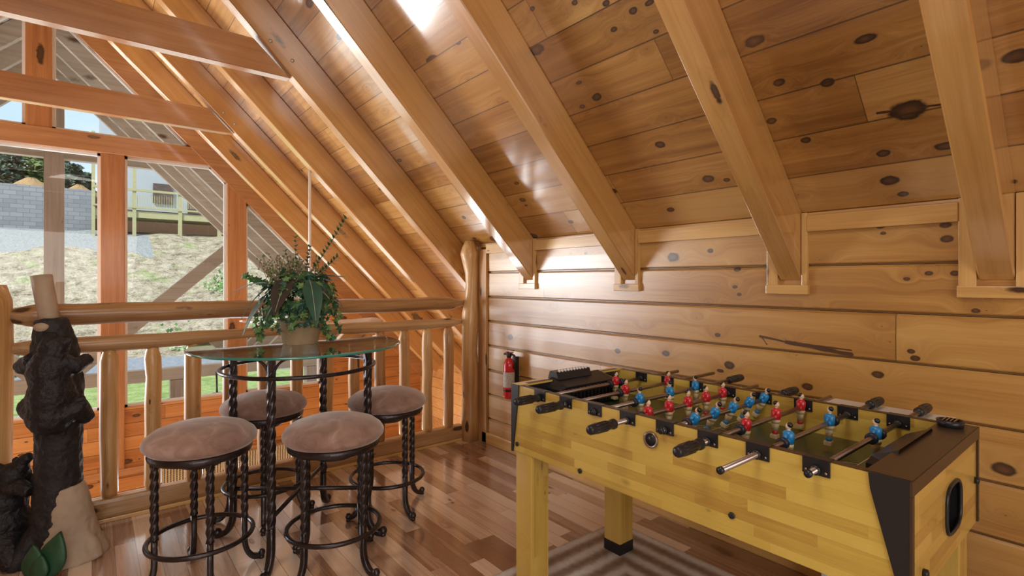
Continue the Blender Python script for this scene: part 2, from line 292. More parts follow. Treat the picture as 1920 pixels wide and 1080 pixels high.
# ------------------------------------------------------------------ mesh helpers
class MB:
    def __init__(s): s.bm = bmesh.new(); s.mats = []
    def mi(s, m):
        if m is None: return 0
        if m not in s.mats: s.mats.append(m)
        return s.mats.index(m)
    def _fin(s, vs, M, m, smooth=False):
        if M is not None: bmesh.ops.transform(s.bm, matrix=M, verts=vs)
        i = s.mi(m); fs = set()
        for v in vs:
            for f in v.link_faces: fs.add(f)
        for f in fs:
            f.material_index = i; f.smooth = smooth
        return vs
    def box(s, lo, hi, m=None, bev=0, M=None, smooth=False):
        r = bmesh.ops.create_cube(s.bm, size=1); vs = r['verts']
        d = [max(hi[i]-lo[i], 1e-5) for i in range(3)]; c = [(hi[i]+lo[i])/2 for i in range(3)]
        bmesh.ops.transform(s.bm, matrix=Matrix.Translation(c) @ Matrix.Diagonal((*d, 1)), verts=vs)
        if bev:
            es = set(e for v in vs for e in v.link_edges)
            r = bmesh.ops.bevel(s.bm, geom=list(es), offset=bev, segments=2, affect='EDGES', profile=.6)
            vs = list({v for f in r['faces'] for v in f.verts} | {v for v in vs if v.is_valid})
        return s._fin(vs, M, m, smooth)
    def prism(s, poly, a, b, axis='Y', m=None, M=None):
        """polygon (two coordinates) extruded from a to b along axis"""
        def P(p, q):
            if axis == 'Y': return (p[0], q, p[1])
            if axis == 'X': return (q, p[0], p[1])
            return (p[0], p[1], q)
        v1 = [s.bm.verts.new(P(p, a)) for p in poly]; v2 = [s.bm.verts.new(P(p, b)) for p in poly]; n = len(poly)
        fs = [s.bm.faces.new(v1), s.bm.faces.new(v2[::-1])]
        for i in range(n): fs.append(s.bm.faces.new((v1[i], v2[i], v2[(i+1) % n], v1[(i+1) % n])))
        bmesh.ops.recalc_face_normals(s.bm, faces=fs)
        return s._fin(v1+v2, M, m)
    def lathe(s, prof, m=None, seg=32, M=None, smooth=True, cap=True):
        rings = []
        for r, z in prof:
            rings.append([s.bm.verts.new((r*math.cos(2*math.pi*i/seg), r*math.sin(2*math.pi*i/seg), z)) for i in range(seg)])
        fs = []
        for a, b in zip(rings, rings[1:]):
            for i in range(seg): fs.append(s.bm.faces.new((a[i], a[(i+1) % seg], b[(i+1) % seg], b[i])))
        if cap:
            fs.append(s.bm.faces.new(rings[0][::-1])); fs.append(s.bm.faces.new(rings[-1]))
        bmesh.ops.recalc_face_normals(s.bm, faces=fs)
        return s._fin([v for r in rings for v in r], M, m, smooth)
    def tube(s, pts, rad, m=None, seg=10, closed=False, square=False, twist=0, smooth=True, M=None, cap=True, flat=1.0):
        pts = [Vector(p) for p in pts]; n = len(pts)
        if not hasattr(rad, '__len__'): rad = [rad]*n
        tang = []
        for i in range(n):
            if closed: t_ = pts[(i+1) % n]-pts[i-1]
            else: t_ = pts[min(i+1, n-1)]-pts[max(i-1, 0)]
            tang.append(t_.normalized())
        up = Vector((0, 0, 1)) if abs(tang[0].z) < .9 else Vector((1, 0, 0))
        u = tang[0].cross(up).normalized(); rings = []
        for i in range(n):
            u = (u - tang[i]*u.dot(tang[i])).normalized(); w = tang[i].cross(u)
            ang = twist*i/(n-1) if n > 1 else 0; ring = []
            for k in range(seg):
                a = 2*math.pi*k/seg
                rr = rad[i]
                if square:
                    aa = (a % (math.pi/2))-math.pi/4; rr = rad[i]*min(1/math.cos(aa), 1.34)*.84
                p = pts[i]+(u*math.cos(a+ang)+w*math.sin(a+ang)*flat)*rr
                ring.append(s.bm.verts.new(p))
            rings.append(ring)
        fs = []
        pr = list(zip(rings, rings[1:])) + ([(rings[-1], rings[0])] if closed else [])
        for a, b in pr:
            for k in range(seg): fs.append(s.bm.faces.new((a[k], a[(k+1) % seg], b[(k+1) % seg], b[k])))
        if not closed and cap: fs.append(s.bm.faces.new(rings[0][::-1])); fs.append(s.bm.faces.new(rings[-1]))
        bmesh.ops.recalc_face_normals(s.bm, faces=fs)
        return s._fin([v for r in rings for v in r], M, m, smooth)
    def ell(s, c, r, m=None, seg=16, M=None, rot=None):
        vs = bmesh.ops.create_uvsphere(s.bm, u_segments=seg, v_segments=max(seg//2, 5), radius=1)['verts']
        T = Matrix.Translation(c) @ (Euler(rot).to_matrix().to_4x4() if rot else Matrix.Identity(4)) @ Matrix.Diagonal((*(r if hasattr(r, '__len__') else (r, r, r)), 1))
        return s._fin(vs, (M @ T) if M is not None else T, m, True)
    def quad(s, ps, m=None, smooth=False):
        vs = [s.bm.verts.new(p) for p in ps]; f = s.bm.faces.new(vs); f.material_index = s.mi(m); f.smooth = smooth; return f
    def build(s, name, m=None, parent=None, loc=None, rot=None):
        me = bpy.data.meshes.new(name); s.bm.normal_update(); s.bm.to_mesh(me); s.bm.free()
        ms = s.mats if s.mats else [m]
        for x in ms: me.materials.append(MT[x])
        o = bpy.data.objects.new(name, me); C.objects.link(o)
        if parent: o.parent = parent
        if loc: o.location = loc
        if rot: o.rotation_euler = rot
        return o

def tag(o, label=None, cat=None, group=None, kind=None):
    if label: o['label'] = label
    if cat: o['category'] = cat
    if group: o['group'] = group
    if kind: o['kind'] = kind
    return o
def empty(name, loc, rz=0):
    o = bpy.data.objects.new(name, None); o.empty_display_size = .1; C.objects.link(o); o.location = loc; o.rotation_euler = (0, 0, rz); return o
def copy_tree(o, parent=None):
    c = o.copy(); C.objects.link(c); c.parent = parent
    for ch in [x for x in bpy.data.objects if x.parent == o]: copy_tree(ch, c)
    return c
def struct(name, mb, m=None, label=None, parent=None):
    o = mb.build(name, m, parent)
    o['kind'] = 'structure'
    if label: o['label'] = label
    return o
def at(u, v, Y):
    """point on the upright plane at distance Y along the house axis, seen at pixel (u, v)"""
    l = (u-960)/974.5; a = .7776*l+.6288; b = .7776-.6288*l; d = Y/b
    return a*d, H+(526-v)/974.5*d

XW, YR, YG, XR, K = 2.47, 3.58, 7.2, -.42, 4.07     # knee wall, railing, gable plane, ridge, ceiling (x + z = K)
XL = 2*XR-XW                                         # mirrored knee wall
XE = 4.0; XEL = 2*XR-XE                              # outer walls of the tall room
YB = -2.9

# ================================================================== SETTING
b = MB(); b.box((XL-.1, YB, -.26), (XW+.1, 3.66, 0)); struct('floor', b, 'floor', 'multi-toned hickory plank loft floor')
b = MB(); b.box((XEL-.1, 3.4, -2.75), (XE+.1, YG+.1, -2.6)); struct('floor_lower', b, 'floor', 'plank floor of the tall room below the loft')
b = MB(); b.box((XEL-.1, 3.5, -2.6), (XE+.1, 3.62, -.26)); struct('wall_under_loft', b, 'gable')
# right knee wall of logs: slightly rounded board faces
def knee(name, x, sgn, lab):
    b = MB(); z = 0
    while z < 1.6:
        z2 = min(z+.195, 1.62)
        prof = [(x, z), (x-sgn*.0, z+.004), (x-sgn*.010, z+.012), (x-sgn*.012, (z+z2)/2), (x-sgn*.010, z2-.012), (x, z2-.002), (x+sgn*.1, z2-.002), (x+sgn*.1, z)]
        b.prism([(p[0]+sgn*.012, p[1]) for p in prof], YB, 3.47, 'Y')
        z += .195
    struct(name, b, 'wall_log', lab)
knee('wall_right', XW, 1, 'honey pine log knee wall behind the foosball table')
knee('wall_left', XL, -1, 'pine log knee wall on the left')
b = MB(); b.prism([(XW+.02, -2.6), (XE, -2.6), (XE, K-XE), (XW+.02, K-XW)], 3.47, 3.55); struct('wall_eave', b, 'gable')
b = MB(); b.prism([(XL-.02, -2.6), (XEL, -2.6), (XEL, K-XE), (XL-.02, K-XW)], 3.47, 3.55); struct('wall_eave_left', b, 'gable')
b = MB(); b.box((XE, 3.47, -2.75), (XE+.1, YG+.1, .2)); struct('wall_right_lower', b, 'gable')
b = MB(); b.box((XEL-.1, 3.47, -2.75), (XEL, YG+.1, .2)); struct('wall_left_lower', b, 'gable')
# ceilings (two slopes)
zr = K-XR
b = MB(); b.prism([(XR, zr), (XE+.1, K-XE-.1), (XE+.1, K-XE+.1), (XR, zr+.2)], YB, YG+.15, 'Y'); struct('ceiling', b, 'ceil', 'knotty pine board ceiling on the right slope')
b = MB(); b.prism([(XR, zr), (XR, zr+.2), (XEL-.1, K-XE+.1), (XEL-.1, K-XE-.1)], YB, YG+.15, 'Y')
o = b.build('ceiling_left', 'ceil'); o['kind'] = 'structure'; o['label'] = 'knotty pine board ceiling on the left slope'
# rear gable
b = MB(); b.prism([(XL-.1, 0), (XW+.1, 0), (XW+.1, K-XW), (XR, zr), (XL-.1, K-XW)], YB-.1, YB); struct('wall_back', b, 'gable', 'pine board gable behind the camera')

# far gable: boards with openings, timber frame, panes
SILL = -.12; CB, CT = 2.69, 2.885
PX = [1.41, .18, -1.02, -2.25]; PH = .105; KX = (-.525, -.322)
KG = 3.82     # glass edge of the slope: x + z
XRW = 2.46    # right edge of the last pane
def gz(x): return KG-x if x > XR else KG-(2*XR-x)
b = MB()
Y0, Y1 = YG+.02, YG+.14
b.box((XEL, Y0, -.80), (XE, Y1, SILL)); b.box((XEL, Y0, -2.6), (.58, Y1, -.80)); b.box((3.1, Y0, -2.6), (XE, Y1, -.80)); b.box((XEL, Y0, -2.6), (XE, Y1, -2.2))
b.prism([(XRW+.03, SILL), (XE, SILL), (XE, K-XE), (XRW+.03, K-XRW)], Y0, Y1)
b.prism([(2*XR-XRW-.03, SILL), (XEL, SILL), (XEL, K-XE), (2*XR-XRW-.03, K-XRW)], Y0, Y1)
struct('wall_far', b, 'gable', 'orange pine board gable wall below the tall windows')
def timber(name, lo, hi, m, lab):
    b = MB(); b.box(lo, hi, None, .006); return struct(name, b, m, lab)
for i, x in enumerate(PX): timber('trim_%d' % (i+1), (x-PH, YG, -.85), (x+PH, YG+.18, CB), 'timber', ['square pine post right of the middle gable window', 'square pine post between the two big gable windows', 'square pine post left of the gable centre', 'square pine post at the left of the gable'][i])
timber('trim_5', (2*XR-1.25, YG-.006, CB), (1.25, YG+.18, CT), 'timber_h', 'horizontal pine collar beam across the far gable')
timber('trim_6', (KX[0], YG, CT), (KX[1], YG+.18, 4.30), 'timber', 'pine king post above the gable collar beam')
b = MB(); b.box((XEL, YG-.02, -.86), (XE, YG+.02, -.79)); struct('trim_7', b, 'timber_h')
for sgn in (1, -1):
    b = MB()
    p = [(XR, 4.30), (XR, 4.49), (XE, K-XE), (XE, KG-.03-XE)]
    p = [(XR, KG-XR-.02), (XR, zr), (XE, K-XE), (XE, KG-.02-XE)]
    if sgn < 0: p = [(2*XR-x, z) for x, z in p]
    b.prism(p, YG-.012, YG+.17); struct('trim_%d' % (8 if sgn > 0 else 9), b, 'timber_h', 'sloping pine rafter of the far gable')
# window panes with white seals: each pane a window
wi = 0
def window(poly):
    global wi; wi += 1
    cx = sum(p[0] for p in poly)/len(poly); cz = sum(p[1] for p in poly)/len(poly)
    b = MB(); n = len(poly)
    b.prism(poly, YG+.09, YG+.098, 'Y'); 
    fr = MB()
    for i in range(n):
        p, q = poly[i], poly[(i+1) % n]
        P0 = Vector((p[0], 0, p[1])); P1 = Vector((q[0], 0, q[1])); d = (P1-P0); 
        if d.length < .01: continue
        nrm = Vector((-d.z, 0, d.x)).normalized(); c = Vector((cx, 0, cz))
        if nrm.dot(c-P0) < 0: nrm = -nrm
        w = .028; a = [P0-d.normalized()*.0, P1, P1+nrm*w, P0+nrm*w]
        fr.prism([(v.x, v.z) for v in a], YG+.06, YG+.12)
    f = fr.build('window_%d' % wi, 'window_trim'); f['kind'] = 'structure'
    b.build('pane', 'pane', f)
def wx(a, c, zb):    # pane between two x values from zb up to the slope
    z1 = min(gz(a), CB) if zb < 2 else gz(a); z2 = min(gz(c), CB) if zb < 2 else gz(c)
    poly = [(a, zb), (c, zb), (c, z2)]
    kx = KG-CB
    if zb < 2 and a < kx < c: poly.append((kx, CB))
    if z1 > zb+.01: poly.append((a, z1))
    window(poly)
wx(PX[0]+PH, XRW, SILL); window([(PX[1]+PH, SILL), (PX[0]-PH, SILL), (PX[0]-PH, KG-PX[0]+PH), (KG-CB, CB), (PX[1]+PH, CB)])
window([(PX[2]+PH, SILL), (PX[1]-PH, SILL), (PX[1]-PH, CB), (PX[2]+PH, CB)])
m_ = lambda x: 2*XR-x
window([(m_(PX[1]+PH), SILL), (m_(PX[0]-PH), SILL), (m_(PX[0]-PH), KG-PX[0]+PH), (m_(KG-CB), CB), (m_(PX[1]+PH), CB)])
window([(m_(PX[0]+PH), SILL), (m_(XRW), SILL), (m_(XRW), gz(XRW)), (m_(PX[0]+PH), gz(PX[0]+PH))])
window([(KX[1], CT), (KG-CT, CT), (KX[1], KG-KX[1])])
window([(KX[0], CT), (m_(KG-CT), CT), (KX[0], gz(KX[0]))])
b = MB(); b.box((.58, YG+.09, -2.2), (3.1, YG+.1, -.8)); b.build('window_8', 'pane')['kind'] = 'structure'
# baseboards and corner trims
b = MB(); b.box((XW-.02, YB, 0), (XW, 3.42, .085), None, .004); struct('baseboard_right', b, 'trim_y')
b = MB(); b.box((-.30, 3.535, 0), (2.36, 3.565, .022), None, .004); b.box((-3.2, 3.535, 0), (-.44, 3.565, .022)); struct('trim_10', b, 'trim', 'rounded floor molding at the loft edge')
b = MB(); b.box((XW-.02, 3.36, .0), (XW, 3.47, 1.55), None, .003); struct('trim_11', b, 'log_v', 'upright corner board at the end of the log wall')

# ------------------------------------------------------------------ rafters
RD = .30/math.sqrt(2)      # depth perpendicular to the slope
def make_rafter(y, side=1, w=.098, low=False):
    """beam running down the slope; local X along the beam, local Z out of the ceiling"""
    x0 = XR+.02; x1 = XW if not low else XE-.15
    L = (x1-x0)*math.sqrt(2)
    b = MB()
    if low: poly = [(0, 0), (L+.1, 0), (L+.1, -RD), (RD*1.0, -RD)]
    else: poly = [(0, 0), (L, 0), (L-RD, -RD), (RD, -RD)] ; 
    if not low: poly = [(0, 0), (L+.05, 0), (L+.05-.0, -RD+.0), (L-.0, -RD)] and [(0, .0), (L+RD*1.0, 0), (L+RD, -RD), (RD, -RD)]
    b.prism(poly, 0, w, 'Y')
    es = [e for e in b.bm.edges]
    bmesh.ops.bevel(b.bm, geom=es, offset=.005, segments=1, affect='EDGES')
    o = b.build('rafter', 'rafter')
    o.location = (x0 if side > 0 else 2*XR-x0, y + (0 if side > 0 else w), K-x0)
    o.rotation_euler = (0, R(45), 0) if side > 0 else (0, R(45), math.pi)
    return o
names = ['nearest the camera, at the right edge', 'second from the right edge', 'third from the right edge, over the foosball table',
         'fourth from the right edge, ending left of the tabletop scorer', 'fifth from the right, bolted to the upper collar tie',
         'sixth from the right, carrying the fan rod', 'seventh from the right, bolted to the lower collar tie', 'farthest one before the gable']
RY = [.30, .99, 1.90, 2.80, 3.71, 4.61, 5.50, 6.37]
rafters = []
for i, y in enumerate(RY):
    o = make_rafter(y, 1, low=i >= 4); rafters.append(o)
    tag(o, 'sloping pine ceiling rafter, ' + names[i], 'rafter', 'rafters of the right slope')
for y, n_ in ((-.6, 'first'), (-1.5, 'second'), (-2.4, 'third')): tag(make_rafter(y, 1), 'sloping pine rafter of the right slope, %s one behind the viewpoint' % n_, 'rafter', 'rafters behind the viewpoint')
ORD = ['first', 'second', 'third', 'fourth', 'fifth', 'sixth', 'seventh', 'eighth']
for i, y in enumerate(RY): tag(make_rafter(y, -1, low=i >= 4), 'sloping pine rafter of the left roof slope, %s counted towards the gable windows' % ORD[i], 'rafter', 'rafters of the left slope')
# bolts at the collar ties
def bolts(raf, pts, y):
    Mi = raf.matrix_basis.inverted()
    for x, z in pts:
        b = MB(); b.lathe([(.012, 0), (.012, .004), (.007, .008)], seg=14, M=Mi @ Matrix.Translation((x, y, z)) @ Matrix.Rotation(math.pi/2, 4, 'X'))
        p = b.build('bolt', 'bolt', raf)
# collar ties
def tie(y, zb, zt, xb, xt, lab):
    b = MB(); b.prism([(m_(xb), zb), (xb, zb), (xt, zt), (m_(xt), zt)], y, y+.08)
    bmesh.ops.bevel(b.bm, geom=list(b.bm.edges), offset=.004, segments=1, affect='EDGES')
    tag(b.build('collar_tie', 'timber_h'), lab, 'beam', 'collar ties')
tie(3.735, 2.69, 2.90, 1.06, .83, 'upper pine collar tie crossing nearest the camera')
tie(5.53, 2.70, 2.905, 1.05, .84, 'lower looking pine collar tie crossing nearer the gable')
bpy.context.view_layer.update()
bolts(rafters[4], [at(507, 77, 3.71), at(548, 114, 3.71)], 3.708)
bolts(rafters[6], [at(419, 211, 5.50), at(440, 232, 5.50)], 5.498)
# trims around the rafter feet on the knee wall
tn = 12
def trimbox(lo, hi, m='trim', lab=None, bev=.003):
    global tn; b = MB(); b.box(lo, hi, None, bev); struct('trim_%d' % tn, b, m, lab); tn += 1
RT = [-.6]+RY[:4]
for i, y in enumerate(RT):
    trimbox((XW-.018, y-.026, 1.272), (XW+.005, y-.002, 1.60), 'trim_v')      # right side strip
    trimbox((XW-.018, y+.100, 1.272), (XW+.005, y+.150, 1.60), 'trim_v')      # left side strip
    trimbox((XW-.022, y-.03, 1.238), (XW+.005, y+.154, 1.280), 'trim_y')
ys = [YB]+[q for y in RT for q in (y-.026, y+.15)]+[3.36]
for a, c in zip(ys[0::2], ys[1::2]): trimbox((XW-.022, a, 1.515), (XW, c, 1.585), 'trim_y')

# ================================================================== RAILING
rail = empty('log_railing', (1.0, YR, 0))
tag(rail, 'rustic peeled log railing with upright balusters along the loft edge', 'railing')
def P_(x, y, z): return (x-1.0, y-YR, z)
def wobble_log(p0, p1, r, name, m='log', n=14, taper=None, amp=.004, seg=14):
    random.seed(hash((round(p0[0], 2), round(p0[2], 2), name)) % 1000 if False else int(abs(p0[0]*100+p0[2]*37)))
    b = MB(); pts = []; rr = []
    for i in range(n+1):
        t_ = i/n; p = Vector(p0).lerp(Vector(p1), t_)
        p += Vector((0, random.uniform(-amp, amp), random.uniform(-amp, amp))) if abs(p1[0]-p0[0]) > .5 else Vector((random.uniform(-amp, amp), random.uniform(-amp, amp), 0))
        pts.append(p); k = 1+random.uniform(-.04, .04)
        if taper: k *= taper(t_)
        rr.append(r*k)
    b.tube(pts, rr, seg=seg); return b.build(name, m, rail)
def railtaper(t_):
    e = min(t_, 1-t_)
    return 1 if e > .05 else (.5 if e < .018 else .5+.5*(e-.018)/.032)
XN0, XN1 = -.385, 2.405
for (z, r, n_) in ((1.115, .056, 'top_rail'), (.958, .043, 'middle_rail')):
    pts_t = [0, .02, .055]+[i/16 for i in range(1, 16)]+[.945, .98, 1]; pts_t = sorted(set(pts_t))
    for (a, c) in ((XN0, XN1), (XL+.1, XN0)):
        b = MB(); random.seed(int(z*100)); pts = []; rr = []
        for t_ in pts_t:
            pts.append(P_(a+(c-a)*t_, YR+random.uniform(-.004, .004), z+random.uniform(-.003, .003)+(.008*(1-t_) if n_ == 'top_rail' else 0)))
            rr.append(r*railtaper(t_)*(1+random.uniform(-.03, .03))*(1.05-.16*t_))
        b.tube(pts, rr, seg=16); b.build(n_, 'log', rail)
for (a, c) in ((XN0, XN1), (XL+.1, XN0)):
    b = MB(); b.box(P_(a+.04, YR-.045, .02), P_(c-.04, YR+.045, .125), None, .02, smooth=False); b.build('bottom_rail', 'log', rail)
for k in range(-16, 12):
    x = .075+.1965*k
    if x > 2.35 or x < XL+.2 or abs(x-XN0) < .1: continue
    b = MB(); random.seed(k+50); r = .042+random.uniform(-.003, .003); pts = []; rr = []
    for z, q in ((.115, .72), (.15, 1), (.3, 1), (.45, 1), (.6, 1), (.75, 1), (.86, 1), (.90, .82), (.935, .5)):
        pts.append(P_(x+random.uniform(-.004, .004), YR+random.uniform(-.004, .004), z)); rr.append(r*q*(1+random.uniform(-.04, .04)))
    b.tube(pts, rr, seg=14); b.build('baluster', 'log_v', rail)
# newel posts: right one live-edged, running up into the ceiling
b = MB(); random.seed(3); pts = []; rr = []
prof = [(0, .070, 0), (.15, .072, 0), (.35, .066, .003), (.55, .070, 0), (.75, .062, -.004), (.9, .066, 0), (1.02, .068, 0), (1.12, .058, .012), (1.25, .052, .018), (1.36, .055, .016), (1.46, .066, .004), (1.52, .074, -.006), (1.565, .06, -.004), (1.62, .04, 0)]
for z, r, dx in prof: pts.append(P_(XN1+dx, YR-.06+random.uniform(-.003, .003), z)); rr.append(r)
b.tube(pts, rr, seg=18); o = b.build('newel_post', 'log_v', rail); o['label'] = 'thick live-edged newel post against the log wall'
b = MB(); pts = [P_(XN0+random.uniform(-.005, .005), YR, z) for z in (0, .3, .6, .9, 1.2, 1.28)]; b.tube(pts, [.085, .082, .08, .082, .08, .055], seg=18); b.build('newel_post', 'log_v', rail)

# ================================================================== BAR STOOLS
def ring(b, R_, r, z, m=None, n=48, seg=10, flat=1.0):
    b.tube([(R_*math.cos(2*math.pi*i/n), R_*math.sin(2*math.pi*i/n), z) for i in range(n)], r, m, seg, closed=True, flat=flat)
def twist_leg(b, x, y, ztop, ztw, r, out, zb=0.0, curl=.07, turns=1.9):
    """twisted square bar from ztop to ztw, then plain bar curling outward to a ball foot"""
    n = 64; th = math.atan2(y, x); ux, uy = math.cos(th), math.sin(th)
    b.tube([(x, y, ztop+(ztw-ztop)*i/n) for i in range(n+1)], r, seg=16, square=True, twist=turns*2*math.pi)
    pts = [(x, y, ztw+.004), (x, y, zb+.12)]
    for i in range(1, 9):
        a = i/8*math.pi*.5; pts.append((x+ux*out*(1-math.cos(a)), y+uy*out*(1-math.cos(a)), zb+.12-(.12-.016)*math.sin(a)))
    fx, fy = x+ux*(out+.012), y+uy*(out+.012); pts.append((fx, fy, zb+.022))
    b.tube(pts, r*.92, seg=12, square=True)
    b.ell((fx+ux*.004, fy+uy*.004, zb+.026), r*1.15, seg=12)
    b.lathe([(r*.8, 0), (r*.8, .014)], seg=12, M=Matrix.Translation((fx+ux*.004, fy+uy*.004, zb)))
def make_stool():
    root = empty('bar_stool', (0, 0, 0))
    b = MB(); b.lathe([(.01, .567), (.178, .570), (.202, .578), (.219, .597), (.221, .612), (.211, .632), (.182, .655), (.132, .672), (.064, .682), (.001, .685)], seg=48)
    b.build('seat_cushion', 'suede', root)
    b = MB(); ring(b, .188, .0135, .560, n=48, flat=1.3); b.lathe([(.03, .492), (.085, .50), (.10, .522), (.12, .55), (.18, .560), (.18, .568), (.02, .568)], seg=32)
    b.build('seat_frame', 'bronze', root)
    for k in range(4):
        a = math.pi/4+k*math.pi/2; b = MB(); twist_leg(b, .172*math.cos(a), .172*math.sin(a), .555, .215, .0150, .058); b.build('leg', 'bronze', root)
    b = MB(); ring(b, .202, .0105, .185, n=56); b.build('footrest_ring', 'bronze', root)
    return root
stools = [((.374, 2.626), 47, 'brown suede bar stool at the front left of the glass table'),
          ((.744, 3.10), 30, 'brown suede bar stool behind the glass table, against the railing'),
          ((.862, 2.36), -20, 'brown suede bar stool at the front of the glass table, nearest the foosball table'),
          ((1.322, 2.775), -37, 'brown suede bar stool at the right of the glass table, beside the newel post')]
proto = make_stool()
for i, ((x, y), a, lab) in enumerate(stools):
    o = proto if i == 0 else copy_tree(proto)
    o.location = (x, y, 0); o.rotation_euler = (0, 0, R(a)); tag(o, lab, 'stool', 'bar stools around the glass table')

# ================================================================== GLASS TABLE
TX, TY = .825, 2.73
tab = empty('pub_table', (TX, TY, 0)); tag(tab, 'tall round glass pub table on twisted dark iron legs', 'table')
b = MB(); b.lathe([(.001, .966), (.494, .966)], 'table_glass', 96, cap=False, smooth=False); b.lathe([(.494, .978), (.001, .978)], 'table_glass', 96, cap=False, smooth=False)
b.lathe([(.494, .966), (.500, .969), (.500, .975), (.494, .978)], 'glass_edge', 96, cap=False)
b.build('glass_top', None, tab, loc=(0, .012, 0))
dirs = [(-.79, .61), (.79, -.61), (.61, .79), (-.61, -.79)]
for dx, dy in dirs:
    b = MB(); x, y = dx*.34, dy*.34
    twist_leg(b, x, y, .90, .20, .0185, .062, turns=3.2)
    b.box((x-.016, y-.016, .80), (x+.016, y+.016, .958)); 
    # two scrolls carrying the glass
    th = math.atan2(dy, dx)
    for sg in (-1, 1):
        tx_, ty_ = -math.sin(th)*sg, math.cos(th)*sg; pts = []
        for i in range(11):
            q = i/10*math.pi/2; pts.append((x+tx_*(.012+.075*(1-math.cos(q))), y+ty_*(.012+.075*(1-math.cos(q))), .872+.082*math.sin(q)))
        b.tube(pts, .0062, seg=8); b.ell((pts[-1][0], pts[-1][1], .957), .010, seg=10)
    b.build('leg', 'bronze', tab)
b = MB(); ring(b, .362, .0095, .868, n=72); b.build('upper_ring', 'bronze', tab)
b = MB(); ring(b, .325, .0085, .955, n=72); b.build('glass_support_ring', 'bronze', tab)
b = MB(); b.tube([(-.79*.34, .61*.34, .245), (.79*.34, -.61*.34, .245)], .0105, seg=10); b.tube([(.61*.34, .79*.34, .245), (-.61*.34, -.79*.34, .245)], .0105, seg=10); b.build('cross_brace', 'bronze', tab)

# ================================================================== POTTED PLANT
px_, py_ = .835, 2.76
plant = empty('potted_plant', (px_, py_, .9785)); tag(plant, 'leafy artificial plant with trailing ivy in a bark pot on the glass table', 'plant')
b = MB(); b.lathe([(.083, 0), (.088, .02), (.094, .055), (.108, .10), (.116, .125), (.104, .125), (.096, .10), (.0, .095)], seg=36, cap=False); b.lathe([(.084, 0), (.084, .002)], seg=36); b.build('pot', 'pot', plant)
def leaf(b, base, direc, L, Wd, m, droop=.3, mid=None, up=Vector((0, 0, 1)), n=8, roll=0, cup=.25):
    d = Vector(direc).normalized(); side = d.cross(up)
    if side.length < .1: side = Vector((1, 0, 0))
    side.normalize(); nn = side.cross(d).normalized()
    side = (Matrix.Rotation(roll, 3, d) @ side); nn = (Matrix.Rotation(roll, 3, d) @ nn)
    rows = []
    for i in range(n+1):
        t_ = i/n; w = Wd*math.sin(math.pi*min(t_*.96+.04, 1)**.85)*.5
        c = Vector(base)+d*L*t_-Vector((0, 0, 1))*droop*L*t_*t_
        rows.append((c+side*w+nn*w*cup, c, c-side*w+nn*w*cup))
    vs = [[b.bm.verts.new(p) for p in r] for r in rows]; mi = b.mi(m)
    for r1, r2 in zip(vs, vs[1:]):
        for k in range(2):
            f = b.bm.faces.new((r1[k], r1[k+1], r2[k+1], r2[k])); f.material_index = mi; f.smooth = True
    if mid: b.tube([r[1]+nn*.0012 for r in rows[:-1]], .0014, mid, 5)
def ivy(b, c, nrm, s, m):
    nrm = Vector(nrm).normalized(); a = nrm.cross(Vector((.3, .2, 1))).normalized(); w = nrm.cross(a); ph = random.uniform(0, 6.28)
    pts = []
    for i, r in enumerate((1, .5, .85, .5, .8, .35, .8, .5, .85, .5)):
        q = ph+2*math.pi*i/10; pts.append(b.bm.verts.new(Vector(c)+(a*math.cos(q)+w*math.sin(q))*r*s))
    cv = b.bm.verts.new(Vector(c)+nrm*s*.18); mi = b.mi(m)
    for i in range(10):
        f = b.bm.faces.new((cv, pts[i], pts[(i+1) % 10])); f.material_index = mi; f.smooth = False
random.seed(21)
RT_ = Vector((.7776, -.6288, 0)); TO = Vector((-.6288, -.7776, 0))   # rightwards and towards the viewer side of the table
def pv(r, t, z): return RT_*r+TO*t+Vector((0, 0, z))
b = MB()
for i in range(560):   # ivy mass
    th = random.uniform(0, 2*math.pi); ph = random.uniform(-.35, 1.2); rr = random.uniform(.13, .20)
    c = Vector((math.cos(th)*math.cos(ph)*rr, math.sin(th)*math.cos(ph)*rr, .20+math.sin(ph)*rr*.95))
    if c.z < .12 and random.random() < .5: c.z += .06
    n_ = (c-Vector((0, 0, .18)))+Vector((random.uniform(-.08, .08), random.uniform(-.08, .08), random.uniform(-.05, .08)))
    ivy(b, c, n_, random.uniform(.016, .032), random.choice(['ivy', 'ivy', 'ivy_blue', 'ivy_blue', 'ivy_light']))
for (r0, t0, z0, cnt, dr, dz) in ((-.19, .05, .16, 12, .0, -.16), (.13, .06, .16, 16, .05, -.17), (-.1, .12, .14, 8, -.05, -.07), (.16, -.05, .2, 10, .03, -.16), (-.17, .0, .30, 14, -.12, .05), (.02, .12, .15, 8, .0, -.07)):
    for i in range(cnt):   # trailing strands
        q = i/cnt; ivy(b, pv(r0+dr*q+random.uniform(-.02, .02), t0+random.uniform(-.02, .02), max(z0+dz*q, .03)), TO+RT_*random.uniform(-.6, .6)+Vector((0, 0, .4)), random.uniform(.016, .03), random.choice(['ivy', 'ivy_light', 'ivy']))
for i in range(60):    # small pale leaves near the pot front
    ivy(b, pv(random.uniform(-.12, .14), random.uniform(.10, .15), random.uniform(.07, .2)), TO+Vector((random.uniform(-.4, .4), 0, .3)), random.uniform(.012, .024), random.choice(['ivy', 'ivy_blue', 'ivy_light']))
b.build('ivy_foliage', None, plant)['label'] = 'mass of ivy leaves'
